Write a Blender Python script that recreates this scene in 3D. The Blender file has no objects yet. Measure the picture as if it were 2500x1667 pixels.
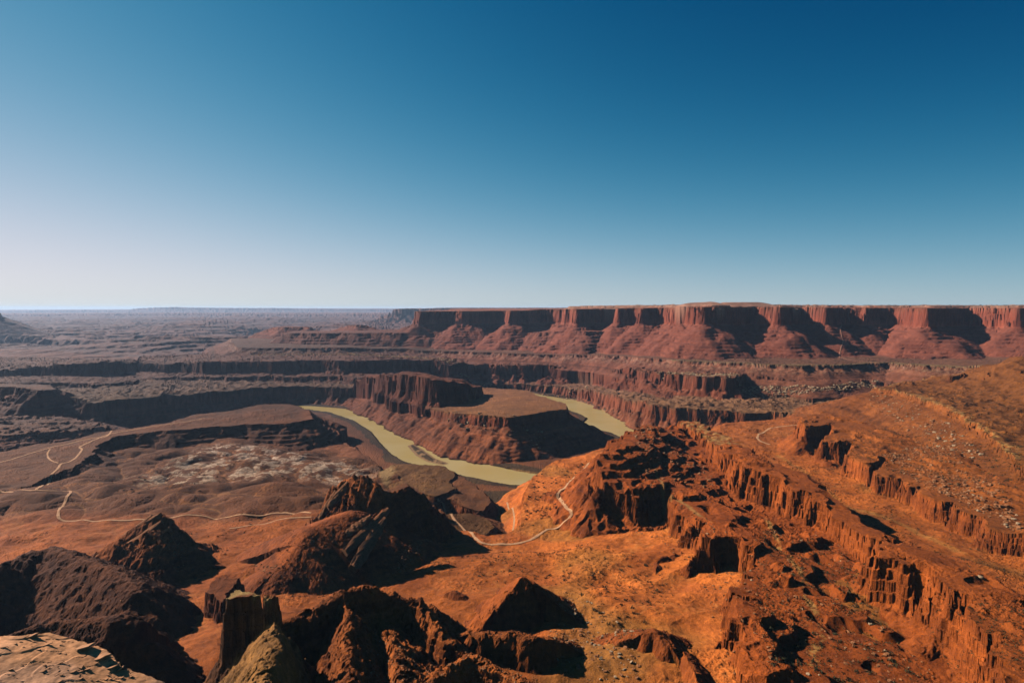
import bpy, math, random
import numpy as np

# ------------------------------------------------------------------ camera, sky, sun, exposure
sc = bpy.context.scene
COL = sc.collection
CAMZ = 600.0            # metres above the river
FPX = 1300.0            # focal length in pixels of the 2500 px wide photograph
PITCH = math.atan((833.5 - 752.0) / FPX)
cam_d = bpy.data.cameras.new('camera'); cam = bpy.data.objects.new('camera', cam_d); COL.objects.link(cam)
cam_d.sensor_width = 36.0; cam_d.lens = 36.0 * FPX / 2500.0
cam_d.clip_start = 1.0; cam_d.clip_end = 200000.0
cam.location = (0, 0, CAMZ); cam.rotation_euler = (math.pi / 2 - PITCH, 0, 0)
sc.camera = cam

SUN_AZ = math.radians(-68)     # measured from +Y towards +X
SUN_EL = math.radians(31)
world = bpy.data.worlds.new('World'); sc.world = world; world.use_nodes = True
wn = world.node_tree; bgn = wn.nodes['Background']
sky = wn.nodes.new('ShaderNodeTexSky'); sky.sky_type = 'NISHITA'; sky.sun_disc = False
sky.sun_elevation = SUN_EL; sky.sun_rotation = SUN_AZ
sky.altitude = 1800; sky.air_density = 1.0; sky.dust_density = 0.3; sky.ozone_density = 1.0
# the physical sky, graded smoothly by height above the horizon and angle from the sun
def wmath(op, a, b=None):
    n = wn.nodes.new('ShaderNodeMath'); n.operation = op
    for i, q in enumerate((a, b)):
        if q is None: continue
        if isinstance(q, (int, float)): n.inputs[i].default_value = q
        else: wn.links.new(q, n.inputs[i])
    return n.outputs[0]
wtc = wn.nodes.new('ShaderNodeTexCoord'); wsx = wn.nodes.new('ShaderNodeSeparateXYZ'); wn.links.new(wtc.outputs['Generated'], wsx.inputs[0])
wdot = wn.nodes.new('ShaderNodeVectorMath'); wdot.operation = 'DOT_PRODUCT'; wn.links.new(wtc.outputs['Generated'], wdot.inputs[0])
wdot.inputs[1].default_value = (math.sin(SUN_AZ) * math.cos(SUN_EL), math.cos(SUN_AZ) * math.cos(SUN_EL), math.sin(SUN_EL))
wE = wmath('POWER', math.e, wmath('MULTIPLY', wmath('MAXIMUM', wsx.outputs[2], 0.0), -1 / 0.12)); wF = wmath('POWER', math.e, wmath('MULTIPLY', wmath('MAXIMUM', wsx.outputs[2], 0.0), -1 / 0.6)); wC = wdot.outputs['Value']; wFC = wmath('MULTIPLY', wF, wC); wX = wsx.outputs[0]; wXZ = wmath('MULTIPLY', wX, wmath('MAXIMUM', wsx.outputs[2], 0.0))
wsep = wn.nodes.new('ShaderNodeSeparateColor'); wn.links.new(sky.outputs[0], wsep.inputs[0]); wcmb = wn.nodes.new('ShaderNodeCombineColor')
for i, (k0, k1, k2, k3, k4, k5) in enumerate([(-10.68, -2.282, 2.643, -2.256, 12.36, -4.18), (-4.079, -0.724, 1.1, -0.878, 4.395, -1.296), (-2.466, -0.44, 0.774, -0.608, 2.62, -0.671)]):
    ex = wmath('ADD', wmath('ADD', wmath('MULTIPLY', wE, k1), k0), wmath('ADD', wmath('MULTIPLY', wC, k2), wmath('MULTIPLY', wFC, k3)))
    ex = wmath('ADD', ex, wmath('ADD', wmath('MULTIPLY', wF, k4), wmath('MULTIPLY', wXZ, k5)))
    wn.links.new(wmath('MULTIPLY', wmath('POWER', math.e, ex), wmath('POWER', wmath('MULTIPLY', wsep.outputs[i], 0.05), 0.2)), wcmb.inputs[i])
wsc = wn.nodes.new('ShaderNodeVectorMath'); wsc.operation = 'SCALE'; wsc.inputs['Scale'].default_value = 10.0
wn.links.new(wcmb.outputs[0], wsc.inputs[0]); wn.links.new(wsc.outputs[0], bgn.inputs['Color']); bgn.inputs['Strength'].default_value = 0.05
sun_d = bpy.data.lights.new('sun', 'SUN'); sun = bpy.data.objects.new('sun', sun_d); COL.objects.link(sun)
sun_d.energy = 5.0; sun_d.angle = math.radians(0.53); sun_d.color = (1.0, 0.93, 0.84)
sd = np.array([math.sin(SUN_AZ) * math.cos(SUN_EL), math.cos(SUN_AZ) * math.cos(SUN_EL), math.sin(SUN_EL)])
from mathutils import Vector
sun.rotation_euler = Vector((-sd[0], -sd[1], -sd[2])).to_track_quat('-Z', 'Y').to_euler()
sc.view_settings.view_transform = 'Standard'; sc.view_settings.look = 'None'
sc.view_settings.exposure = 1.0; sc.view_settings.gamma = 1.0; sc.view_settings.use_curve_mapping = False
sc.cycles.max_bounces = 4; sc.cycles.diffuse_bounces = 0; sc.cycles.volume_bounces = 0
sc.cycles.use_denoising = True

# ------------------------------------------------------------------ noise (numpy)
_rs = np.random.RandomState(7)
_ga = _rs.rand(256, 256).astype(np.float32) * 2 * np.pi
_GX = np.cos(_ga).ravel(); _GY = np.sin(_ga).ravel()
def pn(x, y, L, seed=0):
    """gradient noise, wavelength L metres, about -1..1"""
    x = np.asarray(x, np.float64) / L + seed * 17.31 + 4000; y = np.asarray(y, np.float64) / L + seed * 9.77 + 4000
    ix = np.floor(x).astype(np.int32); iy = np.floor(y).astype(np.int32)
    fx = (x - ix).astype(np.float32); fy = (y - iy).astype(np.float32)
    u = fx * fx * fx * (fx * (fx * 6 - 15) + 10); v = fy * fy * fy * (fy * (fy * 6 - 15) + 10)
    x0 = (ix & 255) << 8; x1 = ((ix + 1) & 255) << 8; y0 = iy & 255; y1 = (iy + 1) & 255
    i00 = x0 + y0; i10 = x1 + y0; i01 = x0 + y1; i11 = x1 + y1
    a = _GX[i00] * fx + _GY[i00] * fy; b = _GX[i10] * (fx - 1) + _GY[i10] * fy
    c = _GX[i01] * fx + _GY[i01] * (fy - 1); d = _GX[i11] * (fx - 1) + _GY[i11] * (fy - 1)
    return 1.5 * ((a + (b - a) * u) + ((c + (d - c) * u) - (a + (b - a) * u)) * v)
def fbm(x, y, L, o=4, g=0.5, seed=0):
    r = 0; a = 1
    for k in range(o):
        r = r + a * pn(x, y, L, seed + k); a *= g; L *= 0.5
    return r
def ridged(x, y, L, o=3, seed=0):
    r = 0; a = 1
    for k in range(o):
        r = r + a * (1 - 2 * np.abs(pn(x, y, L, seed + k))); a *= 0.5; L *= 0.5
    return r / 1.75
def sstep(a, b, x):
    t = np.clip((x - a) / (b - a), 0, 1); return t * t * (3 - 2 * t)
def stair(t, sharp=4.0):
    f = np.floor(t); return f + np.clip((t - f) * sharp, 0, 1)

# ------------------------------------------------------------------ survey: sight lines to places on the ground
cp, sp = math.cos(PITCH), math.sin(PITCH)
def V(u, v, z):
    a = (u - 1250) / FPX; b = (833.5 - v) / FPX
    dx, dy, dz = a, cp + b * sp, -sp + b * cp
    t = (z - CAMZ) / dz
    return (dx * t, dy * t, z)
def G(u, D, z):
    return ((u - 1250) / FPX * D, D, z)
def PL(lst):
    out = []
    for p in lst:
        if len(p) == 4: out.append((p[0], p[1], p[2]))       # world point, flagged
        elif p[1] > 1900: out.append(G(*p))
        else: out.append(V(*p))
    return np.array(out, np.float64)

class Feat: pass
FE = []
def mesa(name, pts, hc=60, wc=12, k=3, tal=0.62, ledge=0.0, lh=16, a=(14, 9, 5, 2), gully=0.0, relief=3.0,
         foot=-50.0, colour='red', obj=None, conc=0.0, ctl=None, tier=0.0, rough=0.0):
    f = Feat(); f.t = 'mesa'; f.name = name; f.P = PL(pts); f.hc = hc; f.wc = wc * 1.35; f.k = k; f.tal = tal; f.ledge = ledge
    f.lh = lh; f.a = a; f.gully = gully; f.relief = relief; f.foot = foot; f.colour = colour; f.obj = obj; f.conc = conc; f.tier = tier; f.rough = rough; f.ctl = None if ctl is None else PL(ctl)
    FE.append(f); return f
def ridge(name, pts, sl=0.7, sr=0.7, rnd=6, a=(8, 6, 4, 2), w=1e9, colour='red', obj=None, saw=None, crag=0.0, ph=0.0):
    f = Feat(); f.t = 'ridge'; f.name = name; f.P = PL(pts); f.sl = sl; f.sr = sr; f.rnd = rnd; f.a = a; f.w = w
    f.colour = colour; f.obj = obj; f.saw = saw; f.crag = crag; f.ph = ph
    FE.append(f); return f

# ---- river outline (z = 0)
RIVER1 = [V(u, v, 0) for u, v in [(560, 988), (700, 991), (760, 992), (850, 1000), (900, 1015), (950, 1038), (1000, 1060), (1060, 1085),
          (1120, 1113), (1200, 1139), (1260, 1152), (1310, 1160)]] + [(330, 1890, 0), (560, 2080, 0)] + \
         [V(u, v, 0) for u, v in [(1600, 1066), (1575, 1052), (1550, 1038), (1500, 1018), (1450, 993), (1400, 977), (1360, 971), (1310, 963), (1285, 957), (1200, 953), (1190, 956),
          (1270, 962), (1300, 968), (1335, 980), (1385, 999), (1425, 1012), (1440, 1022), (1431, 1032), (1450, 1045), (1500, 1056), (1522, 1068), (1527, 1082)]] + \
         [(400, 2040, 0), (230, 1790, 0)] + \
         [V(u, v, 0) for u, v in [(1310, 1184), (1250, 1181), (1200, 1173), (1150, 1163), (1100, 1150), (1040, 1138), (990, 1124),
          (962, 1106), (935, 1080), (912, 1052), (870, 1026), (810, 1006), (740, 997), (560, 994)]]
RIVER1 = np.array(RIVER1)
ISLAND = np.array([V(u, v, 0) for u, v in [(998, 1088), (1008, 1085), (1032, 1100), (1060, 1120), (1092, 1131), (1080, 1134), (1045, 1126), (1020, 1112)]])

# ---- far country
mesa('far_mesa', [(968, 15500, 575), (985, 14000, 585), (1130, 14500, 600), (1350, 12500, 600), (1500, 11000, 605), (2600, 10000, 610), (3200, 22000, 610), (1100, 24000, 610)],
     hc=150, wc=60, tal=0.35, a=(250, 30, 0, 0), relief=15, colour='far', obj=('mesa', 'structure'))
mesa('far_butte', [(-75, 8600, 540), (-10, 8300, 535), (4, 8600, 530), (-5, 9000, 530), (-90, 9200, 540)], hc=70, wc=20, tal=0.5, a=(20, 15, 8, 3),
     colour='far', obj=('butte', 'thing'))
mesa('sky_ridge', [(-600, 42000, 330), (0, 42000, 380), (200, 42000, 400), (208, 42000, 480), (225, 42000, 420), (330, 42000, 450), (345, 40000, 600), (380, 40000, 640), (430, 40000, 680), (445, 40000, 600), (600, 42000, 590), (800, 43000, 520), (980, 43000, 500), (1400, 43000, 500),
                   (1400, 60000, 520), (-600, 60000, 420)], hc=120, wc=300, tal=0.12, a=(500, 300, 50, 10), relief=40, colour='far', obj=('mountain_range', 'structure'))
mesa('mid_ridge', [(-600, 24000, 300), (0, 24000, 300), (300, 26000, 320), (500, 26000, 330), (700, 24000, 330), (960, 22000, 350), (1200, 22000, 350), (1200, 30000, 350), (-600, 33000, 300)],
     hc=60, wc=100, tal=0.1, a=(500, 300, 50, 10), relief=40, colour='far', obj=('mountain_range', 'structure'))

# ---- the big mesa: Wingate wall, terraces below, slickrock cap above
mesa('great_mesa', [(1010, 5250, 569), (1024, 5060, 569), (1112, 5200, 569), (1122, 4990, 572), (1230, 5120, 575), (1244, 4880, 578), (1352, 4980, 588), (1412, 4500, 592),
      (1498, 4640, 596), (1514, 4330, 598), (1556, 4330, 600), (1566, 4180, 600), (1606, 4180, 602), (1720, 3680, 608), (1818, 3830, 608), (1838, 3960, 606), (1905, 3640, 606), (1930, 3900, 606), (1955, 4020, 606),
      (2015, 3740, 604), (2068, 3920, 604), (2084, 4080, 604), (2106, 3780, 602), (2176, 3880, 602), (2262, 3480, 600), (2362, 3740, 600), (2385, 3640, 600), (2482, 3350, 600), (2580, 3550, 600), (2900, 3000, 602),
      (3300, 5000, 604), (3300, 9000, 604), (1500, 9500, 600), (1120, 7200, 590), (1060, 6000, 575)],
     hc=122, wc=16, k=2, tal=0.60, ledge=0.55, lh=22, a=(30, 17, 11, 4), gully=6, relief=5, foot=215, colour='wingate', conc=0.0006, obj=('mesa', 'structure'))
mesa('mesa_cap', [(1385, 4950, 615), (1440, 4760, 619), (1560, 4480, 621), (1650, 4200, 625), (1730, 3820, 631), (1800, 4080, 625), (1850, 4150, 623), (1905, 3900, 621), (1960, 4250, 621), (2020, 4050, 620),
      (2090, 4250, 619), (2120, 4020, 618), (2190, 4050, 618), (2265, 3720, 617), (2370, 3980, 616), (2480, 3600, 616), (2900, 3300, 617), (3300, 9000, 621), (1500, 9300, 619)],
     hc=18, wc=26, k=2, tal=0.35, a=(30, 18, 8, 4), relief=6, rough=5, foot=590, colour='slickrock', obj=('caprock', 'structure'))
ridge('dome_a', [(1690, 3960, 640), (1735, 3900, 646)], sl=0.32, sr=0.32, rnd=50, colour='slickrock', a=(6, 4, 2, 1), w=130, obj=('caprock', 'structure'))
ridge('dome_b', [(1770, 4050, 644), (1850, 4150, 646)], sl=0.32, sr=0.32, rnd=50, colour='slickrock', a=(6, 4, 2, 1), w=150, obj=('caprock', 'structure'))
mesa('terrace_right', [(1300, 4720, 387), (1322, 4600, 392), (1375, 4480, 402), (1430, 4270, 413), (1500, 4330, 412), (1560, 4150, 418), (1640, 4000, 424), (1700, 3850, 430), (1760, 3950, 425), (1700, 4300, 440), (1500, 4700, 420), (1350, 4900, 415)],
     hc=14, wc=6, k=1, tal=0.62, ledge=0.9, lh=26, a=(24, 14, 8, 3), gully=7, foot=215, colour='chinle', obj=('terrace', 'structure'))
mesa('terrace_left', [(690, 5150, 362), (760, 4980, 366), (860, 4950, 368), (980, 4900, 372), (1060, 4950, 372), (1180, 4850, 350), (1300, 4700, 350), (1300, 5300, 380), (1000, 5500, 380), (720, 5500, 366)],
     hc=12, wc=6, k=1, tal=0.62, ledge=0.9, lh=24, a=(30, 18, 8, 3), gully=7, foot=215, colour='chinle', obj=('terrace', 'structure'))
mesa('small_mesa', [(655, 6000, 384), (690, 5900, 390), (750, 5950, 390), (765, 6100, 384), (700, 6300, 388)], hc=14, wc=8, tal=0.5, ledge=0.6, a=(20, 15, 8, 3), colour='chinle', obj=('small_mesa', 'structure'))
mesa('small_mesa_b', [(840, 6300, 395), (870, 6200, 404), (905, 6300, 395), (880, 6500, 395)], hc=14, wc=8, tal=0.4, ledge=0.6, a=(20, 15, 8, 3), colour='chinle', obj=('small_mesa', 'structure'))

# ---- upper bench (level 2) and the boulder slopes, red walls below it
mesa('upper_bench', [(575, 4480, 268), (640, 4440, 268), (800, 4450, 268), (950, 4600, 253), (1080, 4500, 238), (1330, 4150, 239), (1430, 3960, 252), (1500, 3800, 261), (1600, 3480, 271), (1700, 3230, 277), (1850, 3040, 282), (1960, 2910, 285), (2060, 2970, 285), (2170, 3080, 285),
      (2260, 2800, 300), (2500, 2550, 318), (3000, 2300, 340), (3300, 6000, 400), (1500, 6500, 330), (1000, 6200, 292), (560, 5800, 272)],
     hc=18, wc=8, k=1, tal=0.45, ledge=0.25, lh=10, a=(28, 16, 8, 3), gully=5, relief=4, foot=150, colour='upper', obj=('upper_bench', 'structure'))
mesa('red_wall', [(338, 3900, 190), (400, 3780, 192), (440, 3850, 200), (500, 3690, 221), (600, 3760, 220), (660, 3700, 223), (780, 3800, 224), (850, 3720, 226), (960, 3820, 222), (1060, 3900, 214), (1090, 3780, 190), (1190, 4120, 160), (1215, 3990, 170), (1300, 3960, 172), (1405, 3850, 170),
      (1430, 4000, 175), (1480, 3650, 179), (1550, 3350, 211), (1625, 3080, 221), (1700, 2890, 226), (1790, 2760, 233), (1815, 2870, 235), (1828, 3000, 230), (1850, 2930, 221), (1900, 2860, 219), (1985, 2800, 217), (2090, 2840, 213), (2160, 2800, 205),
      (2230, 2600, 200), (2400, 2300, 210), (3000, 2100, 260), (3200, 4200, 300), (1500, 5000, 230), (800, 4900, 220), (338, 4400, 200)],
     hc=80, wc=13, k=3, tal=0.60, ledge=0.5, lh=12, a=(22, 26, 8, 5), gully=6, relief=4, tier=10, rough=8, foot=40, colour='redwall', obj=('canyon_wall', 'structure'))
mesa('west_wall', [(-700, 3300, 185), (-200, 3380, 185), (0, 3470, 185), (80, 3560, 200), (150, 3520, 218), (270, 3680, 222), (325, 3900, 200), (330, 4300, 180), (-700, 4600, 170)],
     hc=100, wc=16, k=3, tal=0.7, ledge=0.5, a=(25, 22, 12, 4), gully=10, relief=6, tier=12, rough=12, foot=20, colour='redwall', obj=('canyon_wall', 'structure'))

mesa('mid_step', [(150, 3480, 128), (230, 3420, 130), (330, 3450, 134), (420, 3560, 138), (560, 3500, 142), (640, 3580, 142), (700, 3520, 140), (800, 3590, 140), (880, 3500, 142), (960, 3620, 140), (1040, 3760, 130), (1120, 4000, 105), (1120, 4300, 120), (600, 4100, 140), (150, 4000, 130)],
     hc=26, wc=8, k=1, tal=0.6, ledge=0.5, a=(34, 26, 12, 4), gully=4, relief=8, rough=8, foot=60, colour='redwall', obj=('canyon_wall', 'structure'))
mesa('low_step', [(-400, 3230, 150), (60, 3180, 152), (170, 3220, 146), (215, 3160, 142), (300, 3300, 140), (330, 3420, 140), (200, 3500, 150), (-400, 3600, 150)],
     hc=30, wc=8, k=2, tal=0.6, ledge=0.6, a=(24, 20, 12, 4), relief=8, rough=8, foot=60, colour='redwall', obj=('canyon_wall', 'structure'))
# ---- lower bench (level 1) north of the river
mesa('north_bench', [(-700, 2900, 120), (-300, 2950, 120), (60, 2980, 120), (185, 973, 130), (225, 984, 130), (350, 971, 130), (480, 960, 116), (600, 949, 110), (700, 3330, 108), (760, 3340, 106), (830, 3300, 106), (900, 3250, 108), (1000, 3500, 90), (1100, 3800, 60), (1205, 3900, 48),
      (1300, 3800, 50), (1385, 3580, 62), (1450, 3330, 82), (1520, 2945, 103), (1600, 2580, 128), (1660, 2500, 126), (1800, 2420, 126), (1935, 2330, 134), (2020, 2300, 136), (2200, 2100, 150), (3200, 1950, 180), (3200, 4000, 160), (1500, 4400, 110), (900, 4600, 120), (600, 4700, 95), (-700, 4400, 60)],
     hc=74, wc=12, k=3, tal=0.85, ledge=0.3, lh=9, a=(10, 17, 6, 4), gully=6, relief=8, rough=9, foot=0, colour='bench', obj=('lower_bench', 'structure'))
mesa('west_butte', [(-300, 2700, 195), (0, 2680, 200), (90, 2620, 196), (130, 2680, 190), (110, 2850, 190), (-300, 2900, 195)], hc=30, wc=14, k=2, tal=0.75, ledge=0.8, lh=18, a=(25, 18, 9, 3), colour='redwall', foot=0, obj=('butte', 'thing'))

# ---- the gooseneck
mesa('gooseneck', [(800, 3560, 100), (880, 3250, 108), (935, 2960, 110), (1000, 2690, 116), (1045, 2540, 122), (1072, 2440, 127), (1115, 1008, 140), (1170, 1012, 149), (1240, 1019, 150), (1295, 1011, 150), (1345, 1002, 150), (1387, 998, 149), (1383, 985, 146), (1345, 973, 144), (1305, 961, 142), (1290, 952, 140),
      (1200, 946, 132), (1110, 3200, 118), (960, 3500, 110), (840, 3700, 104)],
     hc=42, wc=9, k=2, tal=0.66, ledge=0.4, lh=10, a=(5, 6, 6, 3), gully=8, relief=2, foot=2, colour='goose', conc=0.0, obj=('gooseneck', 'structure'))
mesa('butte', [(860, 3280, 150), (900, 3140, 190), (935, 2990, 222), (985, 2790, 250), (1030, 2640, 256), (1062, 2570, 250), (1098, 2620, 238), (1130, 2690, 218), (1166, 2760, 186), (1176, 2850, 182), (1110, 2890, 215), (1010, 3040, 235), (930, 3190, 200), (870, 3380, 150)],
     hc=112, wc=13, k=2, tal=1.0, a=(7, 13, 7, 6), relief=6, rough=6, foot=112, colour='butte', obj=('butte', 'thing'))

# ---- near country, level 1: one broad bench that climbs towards the viewer
mesa('near_bench', [(-900, 2050, 110), (-300, 1150, 105), (0, 1108, 105), (170, 1080, 105), (270, 1058, 105), (400, 1040, 100), (560, 1012, 95), (690, 1003, 85), (765, 1040, 62), (850, 1085, 42), (905, 1118, 38), (930, 1150, 60), (990, 1190, 80), (1050, 1240, 98), (1115, 1300, 112), (1190, 1312, 122), (1240, 1306, 122),
      (1268, 1280, 120), (1272, 1240, 118), (1290, 1185, 112), (1320, 1145, 110), (1365, 1123, 112), (1430, 1108, 118), (1500, 1085, 125), (1580, 1068, 128), (1660, 1058, 126), (1728, 1056, 122), (1742, 1040, 124), (1800, 1032, 126), (1900, 1024, 130), (1948, 1012, 133), (2050, 2350, 140),
      (3200, 2350, 190), (3200, 1000, 240, 1), (2200, -600, 300, 1), (-2500, -600, 300, 1), (-2600, 900, 200, 1)],
     hc=36, wc=8, k=2, tal=0.62, a=(5, 6, 5, 2), gully=4, relief=0, foot=2, colour='near', obj=('terrain', 'structure'))
NEARCTL = PL([(0, 1250, 135), (300, 1250, 130), (500, 1150, 95), (700, 1150, 90), (850, 1150, 70), (600, 1250, 125), (800, 1300, 140), (500, 1400, 160), (300, 1500, 175), (600, 1650, 210), (150, 1300, 140), (1000, 1400, 150), (1250, 1400, 155), (1250, 1500, 180), (1250, 1650, 215),
              (1500, 1250, 140), (1500, 1400, 165), (1500, 1500, 190), (1600, 1650, 215), (1360, 1180, 120), (1800, 1250, 160), (1990, 1330, 185), (2150, 1480, 205), (1900, 1120, 132), (1960, 1107, 130), (2070, 1167, 145), (2130, 1202, 148), (2215, 1250, 155), (2360, 1305, 160), (2460, 1350, 165), (2050, 1210, 146), (2200, 1300, 155), (2320, 1340, 165), (2400, 1400, 185), (2500, 1500, 220),
              (2100, 960, 150), (2050, 1020, 150), (2300, 1080, 190), (1850, 1080, 130), (0, 1450, 165), (450, 1350, 152), (0, 1167, 112), (400, 1100, 92)])
mesa('road_ridge', [(-500, 1190, 140), (0, 1102, 145), (170, 1074, 145), (268, 1050, 148), (400, 1032, 150), (480, 1010, 150), (560, 1002, 148), (640, 985, 150), (715, 985, 150), (752, 1000, 150), (762, 1022, 140), (700, 1035, 138), (600, 1035, 142), (480, 1045, 145), (380, 1052, 148), (290, 1064, 146), (238, 1088, 144),
      (212, 1122, 140), (150, 1150, 138), (80, 1185, 136), (-500, 1230, 136)],
     hc=14, wc=6, k=1, tal=0.55, ledge=0.9, lh=12, a=(12, 10, 7, 3), gully=7, relief=4, foot=60, colour='roadridge', obj=('road_ridge', 'structure'))
mesa('inner_ledge', [(-500, 2700, 75), (0, 2620, 80), (120, 2560, 78), (200, 2480, 72), (262, 2400, 62), (160, 2260, 72), (0, 2150, 78), (-500, 2100, 80)],
     hc=12, wc=6, k=1, tal=0.4, ledge=0.9, lh=10, a=(20, 16, 9, 3), relief=8, rough=9, tier=9, foot=0, colour='redwall', obj=('rock_ledges', 'structure'))
mesa('scrub_hill', [(925, 1150, 92), (960, 1131, 100), (1010, 1131, 104), (1080, 1133, 104), (1112, 1150, 98), (1100, 1175, 96), (1110, 1190, 100), (1060, 1210, 105), (990, 1200, 98), (930, 1180, 88)],
     hc=26, wc=10, k=2, tal=0.8, a=(8, 8, 5, 2), relief=5, foot=0, colour='moundpale', obj=('hill', 'structure'))
mesa('dark_spur', [(1095, 1150, 96), (1130, 1165, 90), (1175, 1195, 84), (1200, 1225, 78), (1180, 1245, 80), (1130, 1235, 88), (1090, 1215, 95)], hc=24, wc=8, k=2, tal=0.9, ledge=0.7, lh=9, a=(8, 8, 5, 2), foot=0, colour='redwall', obj=('rock_spur', 'thing'))
mesa('brown_terrace', [(1075, 1250, 112), (1130, 1250, 100), (1190, 1262, 86), (1212, 1285, 84), (1190, 1305, 95), (1120, 1305, 112), (1075, 1290, 118)], hc=8, wc=6, k=1, tal=0.5, a=(6, 6, 4, 2), foot=0, colour='moundpale', obj=('hill', 'structure'))

# ---- right hand ridges
mesa('right_slope', [(2130, 946, 268), (2195, 956, 268), (2250, 972, 270), (2300, 990, 270), (2350, 1020, 264), (2400, 1052, 260), (2445, 1085, 256), (2500, 1142, 252), (2650, 1140, 262), (3000, 1150, 290), (3400, 1150, 350), (2900, 870, 450), (2500, 880, 385), (2400, 898, 342), (2300, 916, 304), (2215, 930, 280)],
     hc=20, wc=8, k=2, tal=0.42, ledge=0.15, lh=10, a=(10, 12, 9, 4), gully=6, relief=5, rough=9, foot=60, colour='rslope', obj=('hillside', 'structure'))
mesa('slope_ledge', [(2325, 918, 318), (2370, 908, 332), (2410, 912, 340), (2450, 900, 356), (2490, 905, 362), (2560, 890, 380), (2700, 872, 430), (2500, 868, 405), (2400, 890, 360)],
     hc=22, wc=10, k=3, tal=0.5, ledge=0.6, lh=8, a=(9, 12, 9, 4), relief=4, rough=5, foot=200, colour='rslope', obj=('rock_ledges', 'structure'))
mesa('tower_wall', [(1946, 1028, 226), (1966, 1038, 226), (1990, 1042, 222), (2040, 1035, 222), (2022, 1060, 214), (2008, 1077, 208), (2048, 1084, 206), (2085, 1078, 210), (2066, 1108, 202), (2072, 1120, 201), (2122, 1138, 200), (2160, 1118, 206), (2140, 1150, 192), (2134, 1168, 188), (2200, 1174, 191), (2206, 1186, 194), (2238, 1190, 197), (2258, 1172, 204),
      (2232, 1204, 200), (2300, 1234, 199), (2336, 1222, 206), (2338, 1248, 202), (2372, 1262, 202), (2410, 1262, 208), (2418, 1292, 207), (2500, 1312, 208), (2620, 1350, 215), (2700, 1180, 250), (2500, 1180, 235), (2340, 1110, 232), (2200, 1060, 228), (2090, 1022, 226), (2020, 1008, 222), (1970, 1012, 224)],
     hc=60, wc=10, k=5, tal=0.7, ledge=0.2, lh=8, a=(4, 10, 6, 4), gully=3, relief=3, tier=9, rough=3, foot=60, colour='towers', obj=('tower_ridge', 'structure'))
mesa('shelf', [(1640, 1040, 196), (1560, 1046, 226), (1522, 1068, 240), (1496, 1083, 254), (1466, 1110, 254), (1458, 1150, 232), (1472, 1185, 214), (1520, 1205, 206), (1560, 1215, 204), (1600, 1196, 208), (1650, 1190, 208), (1642, 1225, 204), (1650, 1262, 196), (1690, 1290, 205), (1712, 1318, 224), (1800, 1322, 226), (1835, 1370, 216), (1818, 1430, 218),
      (1800, 1480, 240), (1778, 1540, 238), (1768, 1620, 232), (1795, 1720, 228), (1900, 1890, 235), (2450, 1890, 262), (2300, 1450, 225), (2060, 1290, 205), (1900, 1200, 190), (1800, 1130, 180), (1700, 1075, 178)],
     hc=48, wc=12, k=4, tal=0.62, ledge=0.5, lh=9, a=(9, 19, 9, 6), gully=6, relief=4, tier=13, rough=9,
     ctl=[(1735, 1118, 172), (1805, 1240, 162), (1850, 1245, 166), (1990, 1315, 180), (2060, 1345, 190), (2140, 1470, 200), (2230, 1550, 205), (2330, 1680, 212), (1900, 1350, 190), (1900, 1500, 208), (1700, 1200, 186), (1990, 1600, 214)], foot=60, colour='shelf', obj=('rock_shelf', 'structure'))
mesa('long_ridge', [(1652, 1028, 196), (1690, 1046, 202), (1732, 1072, 210), (1752, 1100, 222), (1790, 1122, 238), (1806, 1142, 242), (1880, 1166, 242), (1955, 1202, 240), (1990, 1236, 233), (2030, 1254, 230), (2062, 1280, 228), (2140, 1332, 232), (2136, 1374, 262), (2200, 1366, 272), (2262, 1396, 275), (2330, 1450, 276), (2400, 1532, 278), (2480, 1665, 282),
      (2560, 1900, 290), (3000, 1900, 330), (2700, 1600, 300), (2500, 1450, 272), (2330, 1370, 262), (2230, 1340, 250), (2130, 1290, 225), (2050, 1225, 230), (1960, 1160, 236), (1850, 1110, 236), (1780, 1068, 220), (1715, 1035, 205), (1668, 1024, 198)],
     hc=60, wc=12, k=3, tal=0.66, ledge=0.2, lh=8, a=(8, 17, 8, 5), gully=6, relief=4, tier=8, rough=5, foot=60, colour='longridge', obj=('long_ridge', 'structure'))

# ---- foreground formations
ridge('slab_fin', [(195, 1385, 158), (240, 1345, 190), (300, 1305, 215), (350, 1272, 232), (386, 1254, 242), (412, 1264, 236), (438, 1290, 214), (446, 1325, 186)], sl=1.3, sr=0.55, rnd=6, a=(5, 5, 3, 2), colour='fin', obj=('rock_fin', 'thing'), saw=(15, 24), crag=5)
ridge('great_fin', [(770, 1262, 185), (805, 1195, 240), (845, 1168, 262), (880, 1160, 270), (925, 1185, 258), (960, 1200, 240), (1000, 1192, 235), (1040, 1210, 215), (1062, 1245, 180)], sl=1.1, sr=1.9, rnd=4, a=(9, 8, 6, 3), colour='fin', obj=('rock_fin', 'thing'), saw=(12, 30), crag=13)
ridge('slab_spur', [(945, 1232, 225), (905, 1275, 212), (870, 1320, 200), (858, 1375, 178)], sl=2.2, sr=0.8, rnd=3, a=(5, 5, 3, 2), colour='fin', obj=('rock_fin', 'thing'), saw=(10, 18), crag=4)
ridge('cone_hill', [(850, 1250, 232), (760, 1285, 226), (725, 1330, 212), (690, 1380, 190)], sl=0.62, sr=0.5, rnd=16, a=(6, 5, 3, 1), colour='cone', obj=('hill', 'structure'))
ridge('crag_line', [(770, 1262, 215), (730, 1295, 205), (690, 1320, 190), (655, 1345, 172), (640, 1362, 160)], sl=1.6, sr=1.3, rnd=3, a=(6, 6, 5, 3), colour='fin', obj=('rock_fin', 'thing'), crag=7)
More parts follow.
